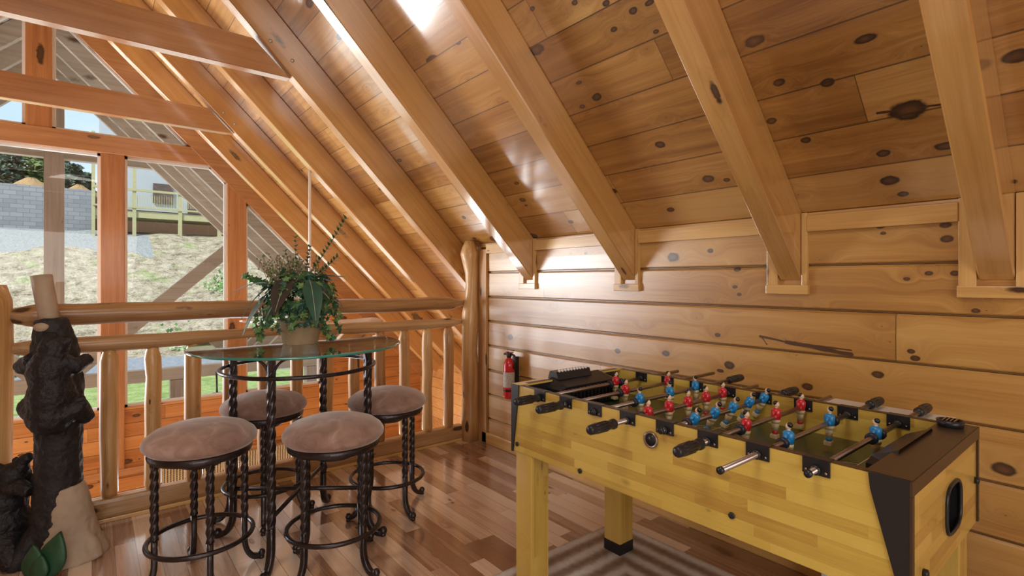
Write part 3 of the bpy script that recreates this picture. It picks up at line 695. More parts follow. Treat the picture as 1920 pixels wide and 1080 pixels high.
big = [(-.06, .10, .30, (-1, .5, .05), .19, .075, 1.1, 'ivy_blue'), (-.01, .12, .33, (-.1, .8, -.5), .15, .105, .7, 'brown_leaf'), (.09, .11, .32, (.45, .7, -.5), .17, .09, .8, 'ivy_blue'),
       (.07, .04, .33, (1, .1, .25), .22, .07, .25, 'ivy_blue'), (-.10, .06, .30, (-1, .2, .3), .24, .05, .55, 'ivy_blue'), (-.12, .08, .26, (-.6, .6, -.7), .17, .075, .6, 'ivy_blue'),
       (.06, -.02, .30, (.6, -.3, .5), .14, .06, .5, 'ivy_blue'), (.10, .08, .28, (.9, .5, .0), .12, .05, .5, 'brown_leaf'), (-.03, .02, .34, (-.5, .2, .6), .13, .055, .4, 'ivy_blue'), (.0, .10, .28, (-.6, 1, -.1), .15, .06, .9, 'ivy_blue')]
for (r0, t0, z0, (dr, dt, dz), L, w_, dp, m) in big:
    b = MB(); leaf(b, pv(r0, t0, z0), pv(dr, dt, dz), L, w_, m, dp, 'midrib', n=10, cup=.18); b.build('broad_leaf', None, plant)
def sprig(p0, direc, L, n, s, m, m2, name='sprig'):
    b = MB(); d = Vector(direc).normalized(); pts = [Vector(p0)+d*L*i/n+Vector((0, 0, .12*L*(i/n)**2)) for i in range(n+1)]
    b.tube(pts, [.003*(1-.6*i/n) for i in range(n+1)], m2, 6)
    for i in range(2, n+1):
        for q in range(4):
            a = q*math.pi/2+i*.8; u_ = d.cross(Vector((.1, .3, 1))).normalized(); w_ = d.cross(u_)
            leaf(b, pts[i], d*.7+u_*math.cos(a)+w_*math.sin(a), s, s*.42, m, .1, n=4)
    b.build(name, None, plant)
sprig(pv(.05, 0, .36), pv(.62, -.1, .9), .30, 15, .030, 'ivy', 'dry'); sprig(pv(.08, .02, .34), pv(.75, 0, .55), .14, 8, .028, 'ivy', 'dry')
sprig(pv(-.02, 0, .35), pv(-.05, .0, 1), .17, 9, .028, 'ivy_light', 'dry'); sprig(pv(-.04, 0, .34), pv(-.3, .1, 1), .12, 8, .024, 'ivy_light', 'dry'); sprig(pv(.02, 0, .35), pv(.25, .1, 1), .13, 8, .026, 'ivy', 'dry')
b = MB()
for i in range(80):
    p0 = pv(random.uniform(-.15, .10), random.uniform(-.06, .08), .30); d = pv(random.uniform(-.7, .3), random.uniform(-.3, .3), 1); L = random.uniform(.06, .15)
    pts = [p0+d*L*q/4+Vector((random.uniform(-.01, .01),)*3) for q in range(5)]; b.tube(pts, .0012, 'dry', 4)
    for p in pts[2:]: b.ell(p+Vector((random.uniform(-.006, .006), 0, .003)), .005, random.choice(['dry', 'ivy_light']), 6)
b.build('dried_twigs', None, plant)

# ================================================================== BEAR STATUE
bx, by = -.118, 3.26
st_ = empty('bear_statue', (bx, by, 0)); tag(st_, 'dark carved statue of two black bears at a tree trunk, standing by the railing', 'statue')
def bv(r, t, z): return RT_*r+TO*t+Vector((0, 0, z))
def remesh(o, vox, disp, dscale, seedname):
    m = o.modifiers.new('remesh', 'REMESH'); m.mode = 'VOXEL'; m.voxel_size = vox; m.use_smooth_shade = True
    s_ = o.modifiers.new('smooth', 'SMOOTH'); s_.iterations = 4
    tx = bpy.data.textures.new(seedname, 'CLOUDS'); tx.noise_scale = dscale; d = o.modifiers.new('disp', 'DISPLACE'); d.texture = tx; d.strength = disp; d.mid_level = .5
b = MB(); prof = [(0, .0, .150), (.05, .0, .132), (.12, .0, .115), (.22, -.004, .100), (.35, -.006, .092), (.5, -.004, .088), (.65, -.004, .092), (.8, -.012, .10), (.95, -.02, .092), (1.05, -.03, .075), (1.12, -.038, .062)]
b.tube([bv(r, 0, z) for z, r, q in prof], [q for z, r, q in prof], seg=24)
for a, L, zt in ((-.6, .16, .025), (2.5, .19, .02), (2.1, .19, .03)):
    d = RT_*math.cos(a)+TO*math.sin(a); b.tube([d*.06+Vector((0, 0, .16)), d*.11+Vector((0, 0, .09)), d*L*.85+Vector((0, 0, zt)), d*L*.9+Vector((0, 0, .0))], [.04, .045, .032, .02], seg=10)
o = b.build('trunk', 'bark', st_); remesh(o, .008, .014, .03, 'bark_clouds'); o['label'] = 'dark rough bark trunk'
b = MB(); pr = [(0, .022, .162), (.03, .022, .150), (.08, .022, .126), (.14, .024, .106), (.20, .024, .093), (.27, .022, .082), (.33, .014, .070)]
b.tube([bv(r+.018, .0, z) for z, r, q in pr], [q for z, r, q in pr], seg=26)
for a, L in ((.15, .205),):
    d = RT_*math.cos(a)+TO*math.sin(a); b.tube([d*.09+Vector((0, 0, .20)), d*.125+Vector((0, 0, .11)), d*L*.88+Vector((0, 0, .045)), d*L+Vector((0, 0, .0))], [.035, .035, .036, .024], seg=10)
o = b.build('stump_base', 'stump', st_); remesh(o, .007, .008, .025, 'stump_clouds'); o['label'] = 'cream bare wood at the foot of the trunk'
b = MB(); pts = [bv(-.035, .0, 1.06), bv(-.055, .0, 1.16), bv(-.072, 0, 1.25), bv(-.084, 0, 1.325)]; b.tube(pts, [.040, .040, .040, .042], seg=9, square=True, twist=.3)
b.tube([bv(-.03, .05, 1.085), bv(-.026, .075, 1.085)], [.030, .028], seg=12, flat=.7); o = b.build('broken_branch', 'stump', st_); o['label'] = 'bare cream splintered trunk top'
b = MB()   # climbing bear: hugs the trunk with its back to the room
for (r, t, z, a, c, d) in ((.030, .075, .76, .095, .095, .125), (.018, .070, .88, .088, .085, .11), (.030, .085, .68, .090, .085, .085), (.022, .055, .985, .062, .06, .062), (.0, .045, 1.03, .035, .04, .04),
                           (.078, .045, 1.02, .017, .014, .022), (-.022, .055, 1.045, .016, .014, .02)):
    b.ell(bv(r, t, z), (a, c, d))
for pts, q in (([(-.05, .07, .93), (-.125, .045, .90), (-.15, .0, .885), (-.10, -.04, .91)], [.045, .042, .034, .03]), ([(.07, .07, .93), (.115, .04, .90), (.12, -.02, .93)], [.042, .038, .03]),
               ([(-.03, .08, .70), (-.085, .06, .72), (-.10, -.0, .66)], [.06, .05, .035]), ([(.08, .07, .68), (.115, .04, .72), (.115, -.02, .64)], [.06, .055, .035])):
    b.tube([bv(*p) for p in pts], q, seg=10)
b.ell(bv(.03, .03, .60), (.05, .05, .05))
o = b.build('climbing_bear', 'fur', st_); remesh(o, .007, .010, .025, 'fur_clouds')
b = MB()   # standing bear at the left, muzzle raised
for (r, t, z, a, c, d) in ((-.235, .03, .16, .10, .10, .15), (-.225, .03, .27, .085, .085, .13), (-.20, .02, .385, .065, .06, .062), (-.165, .02, .425, .036, .036, .036), (-.245, .045, .43, .018, .015, .022), (-.235, -.03, .435, .018, .015, .022), (-.21, .05, .05, .085, .075, .05)):
    b.ell(bv(r, t, z), (a, c, d))
for pts, q in (([(-.17, .02, .43), (-.14, .02, .465), (-.118, .02, .478)], [.034, .026, .018]), ([(-.19, .05, .33), (-.12, .07, .35), (-.065, .075, .33)], [.042, .036, .03]), ([(-.21, -.02, .33), (-.13, -.05, .34), (-.07, -.06, .32)], [.04, .034, .028]),
               ([(-.17, .09, .12), (-.12, .13, .07), (-.085, .14, .02)], [.06, .05, .038]), ([(-.25, .07, .12), (-.24, .14, .05), (-.20, .16, .02)], [.06, .05, .038])):
    b.tube([bv(*p) for p in pts], q, seg=10)
o = b.build('standing_bear', 'fur', st_); remesh(o, .007, .009, .025, 'fur_clouds2')
for (r, t, z, dr, dz, L, w_) in ((.075, .205, .0, -.12, 1, .15, .10), (.115, .19, .0, .20, 1, .20, .12), (.095, .21, .0, .05, 1, .11, .08)):
    b = MB(); leaf(b, bv(r, t, z), bv(dr, -.12, dz), L, w_, 'leaf_paint', 0, 'leaf_paint', up=TO, n=8, cup=.1)
    o = b.build('painted_leaf', None, st_); s_ = o.modifiers.new('s', 'SOLIDIFY'); s_.thickness = .012

# ================================================================== FIRE EXTINGUISHER
fe = empty('fire_extinguisher', (2.385, 2.985, .435)); tag(fe, 'small red fire extinguisher with printed label hung on the log wall', 'fire extinguisher')
b = MB(); b.lathe([(.030, 0), (.040, .006), (.042, .02), (.042, .235), (.038, .262), (.026, .285), (.016, .295), (.014, .305)], seg=28); b.build('cylinder', 'ext_red', fe)
b = MB(); b.lathe([(.0426, .085), (.0426, .195)], seg=28, cap=False); b.build('label', 'label', fe)
b = MB(); b.lathe([(.017, .30), (.019, .31), (.019, .335), (.012, .342)], seg=18, m='black'); b.box((-.012, -.014, .325), (.012, .03, .337), 'ext_red', .003)
b.box((-.008, -.045, .336), (.008, .028, .343), 'ext_red', .002); b.box((-.006, -.06, .352), (.006, .02, .358), 'black', .002); b.tube([(-.0, .018, .325), (-.01, .045, .322)], .008, 'black', 8)
b.build('valve_head', None, fe)
b = MB(); b.tube([(.008, -.018, .325), (.012, -.048, .315), (.016, -.056, .28), (.012, -.052, .22)], [.009, .009, .010, .012], seg=10); b.build('hose', 'black', fe)
b = MB(); b.box((.040, -.012, .05), (.085, .012, .30)); b.lathe([(.044, .055), (.044, .07)], seg=24, cap=False); b.build('wall_bracket', 'black', fe)

# ================================================================== FOOSBALL TABLE
FX0, FX1, FY0, FY1, FT, FB = 1.368, 2.03, .329, 1.691, .867, .594
fcx, fcy = (FX0+FX1)/2, (FY0+FY1)/2
foos = empty('foosball_table', (fcx, fcy, 0)); tag(foos, 'yellow wooden foosball table with black handles standing on the rug', 'foosball table')
def q(x, y, z): return (x-fcx, y-fcy, z)
def fbox(lo, hi, m=None, bev=0): return lambda b: b.box(q(*lo), q(*hi), m, bev)
TH = .022
def side_panel(x0, x1):
    b = MB(); b.box(q(x0, FY0+.001, FB), q(x1, FY1-.001, FT), None, .0025); return b.build('side_panel', 'stave', foos)
sp1 = side_panel(FX0, FX0+TH); sp2 = side_panel(FX1-TH, FX1)
for (y0, y1) in ((FY0, FY0+TH), (FY1-TH, FY1)):
    b = MB()
    if y0 == FY0:
        # end panel with a ball return opening (hexagonal, rounded)
        xa, xb = FX0+TH, FX1-TH; cx, cz = 1.735, .715; hw, hh = .075, .062
        hx = [(cx+hw*math.cos(a)*(1 if abs(math.cos(a)) > .3 else 1), cz+hh*math.sin(a)) for a in [2*math.pi*i/16 for i in range(16)]]
        hx = [(cx+hw*sg(math.cos(a))*abs(math.cos(a))**.6, cz+hh*sg(math.sin(a))*abs(math.sin(a))**.6) for sg in [lambda v: 1 if v >= 0 else -1] for a in [2*math.pi*i/24 for i in range(24)]]
        out = []
        for (x, z) in hx:   # project from the centre to the panel border
            dx, dz = x-cx, z-cz; s1 = ((xb-cx)/dx if dx > 0 else (xa-cx)/dx) if abs(dx) > 1e-6 else 1e9; s2 = ((FT-cz)/dz if dz > 0 else (FB-cz)/dz) if abs(dz) > 1e-6 else 1e9
            s_ = min(s1, s2); out.append((cx+dx*s_, cz+dz*s_))
        corners = [(xb, FT), (xa, FT), (xa, FB), (xb, FB)]
        n = len(hx)
        for yy in (y0, y1):
            vi = [b.bm.verts.new(q(x, yy, z)) for x, z in hx]; vo = [b.bm.verts.new(q(x, yy, z)) for x, z in out]
            for i in range(n):
                j = (i+1) % n; f = [vi[i], vo[i]]
                for cxx, czz in corners:
                    a0 = math.atan2(out[i][1]-cz, out[i][0]-cx); a1 = math.atan2(out[j][1]-cz, out[j][0]-cx); ac = math.atan2(czz-cz, cxx-cx)
                    d1 = (ac-a0) % (2*math.pi); d2 = (a1-a0) % (2*math.pi)
                    if 1e-4 < d1 < d2-1e-4: f.append(b.bm.verts.new(q(cxx, yy, czz)))
                f += [vo[j], vi[j]]; b.bm.faces.new(f)
        bmesh.ops.recalc_face_normals(b.bm, faces=list(b.bm.faces))
        o = b.build('end_panel', 'stave_x', foos)
        rb = MB(); pts = [q(x, y0-.002, z) for x, z in hx]; rb.tube(pts, .005, 'black', 8, closed=True)
        rb.prism([(x-fcx, z) for x, z in hx], y0+.055-fcy, y0+.06-fcy, 'Y', 'black')
        nn = len(hx); v1 = [rb.bm.verts.new(q(x, y0, z)) for x, z in hx]; v2 = [rb.bm.verts.new(q(x, y0+.056, z)) for x, z in hx]
        for i in range(nn): rb.bm.faces.new((v1[i], v1[(i+1) % nn], v2[(i+1) % nn], v2[i]))
        rb.build('ball_return_cup', 'black', o)
    else:
        b.box(q(FX0+TH, y0, FB), q(FX1-TH, y1, FT)); b.build('end_panel', 'stave_x', foos)
# dark edge strips on the near end and caps
b = MB(); b.box(q(FX0-.0065, FY0-.004, .836), q(FX1+.0065, FY0+.001, FT+.001)); b.box(q(FX0-.0065, FY0-.004, FB-.004), q(FX0+.010, FY0+.001, .8355)); b.box(q(FX1-.012, FY0-.004, FB), q(FX1+.003, FY0+.001, .8355)); b.build('edge_trim', 'brown_edge', foos)
b = MB(); b.box(q(FX0+.001, FY0-.002, FT-.004), q(FX1-.001, FY0+.085, FT+.003)); b.build('end_cap', 'brown_edge', foos)
b = MB(); b.box(q(FX0+.001, FY1-.05, FT-.004), q(FX1-.001, FY1+.002, FT+.003)); b.build('end_cap', 'stave_x', foos)
for x in (FX0, FX1):   # tapering black corner panels
    for (ya, sg) in ((FY0, 1), (FY1, -1)):
        b = MB(); xx = (x-.006, x) if x == FX0 else (x, x+.006)
        wt = .078 if sg > 0 else .048
        b.prism([(ya-fcy+.0012*sg, FB-.004), (ya-fcy+.0012*sg, FT+.0015), (ya-fcy+wt*sg, FT+.002), (ya-fcy+wt*sg*.95, FT-.035), (ya-fcy+.012*sg, FB-.004)], xx[0]-fcx, xx[1]-fcx, 'X'); b.build('corner_plate', 'black_board', foos)
b = MB(); b.box(q(FX0-.001, FY0+.08, FT-.0005), q(FX0+TH+.001, FY1-.05, FT+.001)); b.box(q(FX1-TH-.001, FY0+.08, FT-.0005), q(FX1+.001, FY1-.05, FT+.001)); b.build('top_edge', 'brown_edge', foos)
b = MB(); b.box(q(FX0+TH, FY0+TH, .735), q(FX1-TH, FY1-TH, .757)); pf = b.build('playfield', 'field', foos)
# field lines: boxes and centre circle
b = MB(); zt = .7578
def strip(x0, y0, x1, y1, w=.003):
    d = Vector((x1-x0, y1-y0)); n_ = Vector((-d.y, d.x)).normalized()*w/2
    b.quad([q(x0+n_.x, y0+n_.y, zt), q(x0-n_.x, y0-n_.y, zt), q(x1-n_.x, y1-n_.y, zt), q(x1+n_.x, y1+n_.y, zt)])
def arc(cx, cy, r, a0, a1, n=32):
    for i in range(n): strip(cx+r*math.cos(a0+(a1-a0)*i/n), cy+r*math.sin(a0+(a1-a0)*i/n), cx+r*math.cos(a0+(a1-a0)*(i+1)/n), cy+r*math.sin(a0+(a1-a0)*(i+1)/n))
strip(FX0+TH, fcy, FX1-TH, fcy); arc(fcx, fcy, .09, 0, 2*math.pi); b.build('field_marking', 'cream_paint', foos)
for s_ in (1, -1):
    b = MB(); ye = FY0 if s_ > 0 else FY1
    strip(fcx-.17, ye, fcx-.17, ye+.22*s_); strip(fcx+.17, ye, fcx+.17, ye+.22*s_); strip(fcx-.17, ye+.22*s_, fcx+.17, ye+.22*s_)
    arc(fcx, ye+.22*s_, .06, 0, math.pi*s_, 16); b.build('field_marking', 'cream_paint', foos)
for x0, y0 in ((FX0+.004, 1.574), (FX0+.555, 1.574), (FX0+.004, .350), (FX0+.555, .350)):
    b = MB(); b.box(q(x0, y0, .0095), q(x0+.095, y0+.096, FB+.02), 'stave_z', .003); lg = b.build('leg', None, foos)
    b = MB(); b.box(q(x0-.0015, y0-.0015, .0092), q(x0+.0965, y0+.0975, .062), 'black', .003); b.build('foot_cap', None, lg)
for (x, y, z) in ((FX0, 1.655, .625), (FX0, 1.30, .615), (FX0, .73, .655), (FX0, .43, .61)):
    b = MB(); b.lathe([(.009, 0), (.009, .004), (.004, .005)], seg=14, M=Matrix.Translation(q(x-.001, y, z)) @ Matrix.Rotation(-math.pi/2, 4, 'Y')); b.build('screw_cap', 'black', foos)
for (x, y, z) in ((1.46, FY0, .64), (1.995, FY0, .72)):
    b = MB(); b.lathe([(.010, 0), (.010, .008), (.005, .010)], seg=14, M=Matrix.Translation(q(x, y-.001, z)) @ Matrix.Rotation(math.pi/2, 4, 'X')); b.build('latch', 'black', foos)
b = MB(); b.lathe([(.026, 0), (.026, .006), (.021, .007), (.019, .002)], 'steel', 24, M=Matrix.Translation(q(FX0-.0005, .995, .800)) @ Matrix.Rotation(-math.pi/2, 4, 'Y')); b.lathe([(.019, .001), (.019, .003)], 'black', 24, M=Matrix.Translation(q(FX0-.002, .995, .800)) @ Matrix.Rotation(-math.pi/2, 4, 'Y')); b.build('ball_entry_ring', None, foos)
# goal hoods at the ends
def hood(y0, s_, dp):
    b = MB(); xa, xb = 1.52, 1.90
    prof = [(xa, .758), (xa, .84), (xa+.04, FT+.012), (xb-.04, FT+.012), (xb, .84), (xb, .758)]
    ins = [(xa+.02, .758), (xa+.02, .83), (xa+.05, .85), (xb-.05, .85), (xb-.02, .83), (xb-.02, .758)]
    n = 6; ya, yb = y0, y0+dp*s_
    A_ = [b.bm.verts.new(q(x, ya, z)) for x, z in prof]; B_ = [b.bm.verts.new(q(x, yb, min(z, .85))) for x, z in prof]; Ci = [b.bm.verts.new(q(x, yb, min(z, .835))) for x, z in ins]; Di = [b.bm.verts.new(q(x, ya+.03*s_, z)) for x, z in ins]
    for i in range(n-1):
        b.bm.faces.new((A_[i], A_[i+1], B_[i+1], B_[i])); b.bm.faces.new((B_[i], B_[i+1], Ci[i+1], Ci[i])); b.bm.faces.new((Ci[i], Ci[i+1], Di[i+1], Di[i]))
    b.bm.faces.new(Di); bmesh.ops.recalc_face_normals(b.bm, faces=list(b.bm.faces)); return b.build('goal', 'black', foos)
hood(FY0+.07, 1, .06)
g2 = hood(FY1-.035, -1, .10)
b = MB()   # slotted black end piece with bead scorer at the far end
b.prism([(FX0+TH-fcx+.01, .80), (FX0+TH-fcx+.03, FT+.004), (FX1-TH-fcx-.02, FT+.004), (FX1-TH-fcx, .80)], FY1-.045-fcy, FY1-.025-fcy, 'Y', 'black')
for i in range(16):
    xx = 1.52+i*.023; b.box(q(xx, FY1-.16, .77), q(xx+.008, FY1-.148, .845), 'black')
for k in range(5): b.box(q(FX0+TH+.01, FY1-.055, .80+k*.014), q(1.50, FY1-.046, .806+k*.014), 'black')
b.build('ball_ramp', None, foos)
sc = MB(); sc.prism([(FY1-.075-fcy, FT+.003), (FY1-.06-fcy, FT+.036), (FY1-.02-fcy, FT+.036), (FY1-.008-fcy, FT+.003)], 1.565-fcx, 1.775-fcx, 'X', 'black'); sc = sc.build('score_counter', None, foos)
for i in range(10):
    b = MB(); b.lathe([(.004, 0), (.0065, .002), (.0065, .008), (.004, .010)], seg=12, M=Matrix.Translation(q(1.580+i*.0185, FY1-.058, FT+.038)) @ Matrix.Rotation(math.pi/2, 4, 'Y')); b.build('bead', 'white', sc)
b = MB(); b.lathe([(.03, 0), (.034, .02), (.028, .02), (.022, .002)], 'black', 20, M=Matrix.Translation(q(1.97, FY0+.05, FT+.002)));
for i in range(4): b.box(q(1.945, FY0+.035+i*.009, FT+.018), q(1.995, FY0+.039+i*.009, FT+.024), 'steel')
b.build('ball_cup', None, foos)
RZ = .842
def player(shirt, ang, x, y, parent):
    b = MB()
    b.box((-.012, -.011, -.073), (.012, .012, -.058), 'cream_paint', .003)
    b.tube([(0, 0, -.062), (0, 0, -.045)], [.009, .0095], shirt, 10); b.tube([(0, 0, -.046), (0, 0, -.018)], [.0095, .0135], 'cream_paint', 10)
    b.tube([(0, 0, -.02), (0, 0, -.008)], [.0145, .015], 'cream_paint', 12)
    b.tube([(0, 0, -.012), (0, 0, .006), (0, 0, .022), (0, 0, .030)], [.014, .0155, .0165, .008], shirt, 14, flat=.8)
    for s_ in (-1, 1): b.tube([(s_*.014, 0, .022), (s_*.020, .001, .010), (s_*.016, .006, -.004)], [.0055, .005, .004], shirt, 8); b.ell((s_*.015, .007, -.006), .0045, 'skin', 8)
    b.tube([(0, 0, .028), (0, 0, .034)], .005, 'skin', 8)
    b.ell((0, -.001 if shirt == 'red' else .001, .041), (.0075, .0085, .0105), 'skin', 12)
    s2 = -1 if shirt == 'red' else 1     # red men look right, blue men look left
    b.ell((0, -.0028*s2, .0455), (.0085, .0085, .0082), 'hair', 12); b.ell((0, .0085*s2, .040), .0018, 'skin', 6)
    b.tube([(-.0205, 0, 0), (.0205, 0, 0)], .0095, shirt, 12)
    o = b.build('player', None, parent, loc=q(x, y, RZ)); o.rotation_euler = (R(ang), 0, 0); return o
rods = [(0, 1.26, 2.303, 'n', [1.82], 'red', 4), (1, 1.245, 2.392, 'n', [1.71, 2.007], 'red', 4), (2, 1.352, 2.30, 'f', [1.62, 1.815, 2.0], 'blue', -3),
        (3, 1.20, 2.25, 'n', [1.476, 1.597, 1.717, 1.84, 1.963], 'red', 0), (4, 1.345, 2.20, 'f', [1.522, 1.646, 1.767, 1.885, 2.0], 'blue', 24),
        (5, 1.23, 2.257, 'n', [1.585, 1.79, 1.985], 'red', 3), (6, 1.177, 2.25, 'f', [1.549, 1.847], 'blue', 2), (7, 1.318, 2.26, 'f', [1.794], 'blue', 0)]
for k, xa, xb, side, men, col, ang in rods:
    y = 1.515-.1427*k
    b = MB(); b.tube([q(xa, y, RZ), q(xb, y, RZ)], .0078, 'steel', 16)
    if side == 'f' or k in (6, 7): b.tube([q(xa-.002, y, RZ), q(xa+.006, y, RZ)], .0092, 'black', 16)
    rod = b.build('rod', None, foos)
    for x in men: player(col, ang, x, y, rod)
    hb = MB()
    if side == 'n': h0, h1 = xa-.02, xa+.105; prof = [(.011, 0), (.0150, .006), (.0162, .02), (.0155, .085), (.0135, .098), (.0130, .103), (.0165, .108), (.0165, .118), (.011, .125)]; M_ = Matrix.Translation(q(h0, y, RZ)) @ Matrix.Rotation(math.pi/2, 4, 'Y')
    else: h0, h1 = xb-.045, xb+.12; prof = [(.011, 0), (.0165, .007), (.0165, .017), (.0130, .022), (.0135, .027), (.0155, .04), (.0162, .105), (.015, .119), (.011, .125)]; M_ = Matrix.Translation(q(xb-.03, y, RZ)) @ Matrix.Rotation(math.pi/2, 4, 'Y')
    hb.lathe(prof, 'black', 24, M=M_)
    for i in range(10):
        a = 2*math.pi*i/10; s0, s1 = (.025, .08) if side == 'n' else (.045, .10)
        hb.tube([Vector((.0158*math.cos(a), .0158*math.sin(a), s0)), Vector((.0158*math.cos(a), .0158*math.sin(a), s1))], .0016, 'black', 6, M=M_)
    hb.build('handle', None, rod)
    # bumpers inside the side walls
    bb = MB()
    for x in (men[0]-.036, men[-1]+.036):
        if FX0+TH+.012 < x < FX1-TH-.012: bb.lathe([(.011, -.008), (.0165, -.006), (.0165, .006), (.011, .008)], 'rubber', 20, M=Matrix.Translation(q(x, y, RZ)) @ Matrix.Rotation(math.pi/2, 4, 'Y'))
    if bb.bm.verts: bb.build('bumper', None, rod)
    for (x0, x1) in ((FX0-.005, FX0+.0), (FX0+TH, FX0+TH+.004), (FX1-TH-.005, FX1-TH), (FX1, FX1+.004)):
        b = MB(); b.box(q(x0, y-.031, .829), q(x1, y+.031, FT+.002), 'black', .001)
        if x0 < FX0: b.box(q(FX0-.004, y-.031, FT), q(FX0+TH, y+.031, FT+.0025), 'black')
        sx = -1 if x0 < FX0 or abs(x0-(FX1-TH-.005)) < 1e-6 else 1; xc = x0 if sx < 0 else x1
        b.lathe([(.0125, 0), (.0125, .006), (.009, .009)], 'black', 18, M=Matrix.Translation(q(xc, y, RZ)) @ Matrix.Rotation(sx*math.pi/2, 4, 'Y'))
        for s_ in (-1, 1): b.lathe([(.0035, 0), (.0035, .002)], 'steel', 8, M=Matrix.Translation(q(xc, y+.022*s_, RZ-.004)) @ Matrix.Rotation(sx*math.pi/2, 4, 'Y'))
        b.build('bearing_plate', None, foos)

# ================================================================== RUG, WHITE BOX
b = MB(); b.box((-.75, -1.1, 0), (.75, 1.1, .009), None, .003); o = b.build('rug', 'rug', loc=(1.44, .72, 0)); tag(o, 'brown and white woven striped rug under the foosball table', 'rug')
wbx = empty('storage_box', (2.29, .62, 0)); tag(wbx, 'white storage box between the foosball table and the log wall', 'box')
b = MB(); b.box((-.075, -.175, 0), (.075, .20, .79), None, .006); b.build('body', 'white', wbx)
b = MB(); b.box((-.08, -.18, .79), (.08, .205, .818), None, .004); b.build('lid', 'white', wbx)

# ================================================================== CEILING FAN of the tall room
fan = empty('ceiling_fan', (1.50, 4.70, .0)); tag(fan, 'white ceiling fan on a long thin rod hanging behind the plant', 'fan')
b = MB(); b.tube([(0, 0, 1.05), (0, 0, 2.27)], .012, seg=12); b.build('downrod', 'white', fan)
b = MB(); b.lathe([(.03, 1.08), (.09, 1.05), (.115, .99), (.11, .93), (.06, .90), (.02, .89)], seg=28); b.build('motor_housing', 'fan', fan)
for k in range(5):
    a = R(152+72*k); b = MB(); Mr = Matrix.Rotation(a, 4, 'Z') @ Matrix.Rotation(R(10), 4, 'X')
    b.prism([(.20, -.06), (.58, -.075), (.61, -.05), (.61, .05), (.58, .075), (.20, .055)], .942, .950, 'Z', M=Mr); b.box((.09, -.02, .938), (.24, .02, .944), M=Mr); b.build('blade', 'fan', fan)

# bamboo blinds on the low windows
for i, (a, c) in enumerate(((.60, 2.05), (2.15, 3.05))):
    b = MB(); b.box((a, YG-.05, -2.1), (c, YG-.035, -.86)); b.box((a, YG-.06, -.90), (c, YG-.02, -.84))
    tag(b.build('bamboo_blind', 'blind'), ['woven bamboo blind seen between the balusters, left one', 'woven bamboo blind seen between the balusters, right one under the far stool'][i], 'blind', 'bamboo blinds')

# ================================================================== OUTDOORS
# porch roof and truss
b = MB(); b.prism([(XR, zr-.02), (XE+.6, K-XE-.62), (XE+.6, K-XE-.56), (XR, zr+.04)], YG+.2, 10.3); struct('trim_porch_soffit_right', b, 'soffit')
b = MB(); b.prism([(XR, zr-.02), (XR, zr+.04), (m_(XE)-.6, K-XE-.56), (m_(XE)-.6, K-XE-.62)], YG+.2, 10.3); struct('trim_porch_soffit_left', b, 'soffit')
for yi, y in enumerate((7.95, 8.6, 9.25, 9.80)):
    for s_ in (1, -1):
        p = [(XR, zr-.03), (XE+.5, K-XE-.53), (XE+.5, K-XE-.78), (XR, zr-.28)]
        if s_ < 0: p = [(m_(x), z) for x, z in p]
        b = MB(); b.prism(p, y, y+.09); tag(b.build('porch_rafter', 'weather_h'), 'weathered porch roof rafter outside, %s slope, %s from the glass' % ('right' if s_ > 0 else 'left', ORD[yi]), 'rafter', 'porch rafters, %s slope' % ('right' if s_ > 0 else 'left'))
truss = empty('porch_truss', (XR, 10.0, -.2)); tag(truss, 'weathered timber porch truss with king post and slanting braces outside the gable', 'truss')
def tq(x, z): return (x-XR, z+.2)
b = MB(); b.box((-.11, -.09, -.1), (.11, .09, 4.3)); b.build('king_post', 'weather', truss)
b = MB(); b.box((-4.3, -.09, -.09), (4.3, .09, .10)); b.build('bottom_chord', 'weather_h', truss)
b = MB(); b.prism([tq(m_(1.34), 3.06), tq(1.34, 3.06), tq(1.2, 3.24), tq(m_(1.2), 3.24)], -.07, .07); b.build('collar_beam', 'weather_h', truss)
for s_ in (1, -1):
    p0 = Vector((XR+.12, -.15)); p1 = Vector(at(425, 470, 10.0)); d = (p1-p0).normalized(); n_ = Vector((-d.y, d.x))*.10; p1 = p1+d*.5
    pp = [tq(*(p0+n_)), tq(*(p0-n_)), tq(*(p1-n_)), tq(*(p1+n_))]
    if s_ < 0: pp = [(-x, z) for x, z in pp]
    b = MB(); b.prism(pp, -.06, .06); b.build('brace', 'weather_h', truss)
for x in (1.07, -1.9, 3.2):
    b = MB(); b.box((x-.09-XR, -.09, -2.8), (x+.09-XR, .09, -.1)); b.build('support_post', 'weather', truss)
lampo = empty('flood_light', (1.62, 9.8, -.62)); tag(lampo, 'small black flood light outside behind the glass table', 'lamp')
b = MB(); b.box((-.06, -.05, -.12), (.06, .05, .06), None, .01); b.tube([(0, 0, .06), (0, .05, .4)], .015, seg=8); b.build('housing', 'black', lampo)
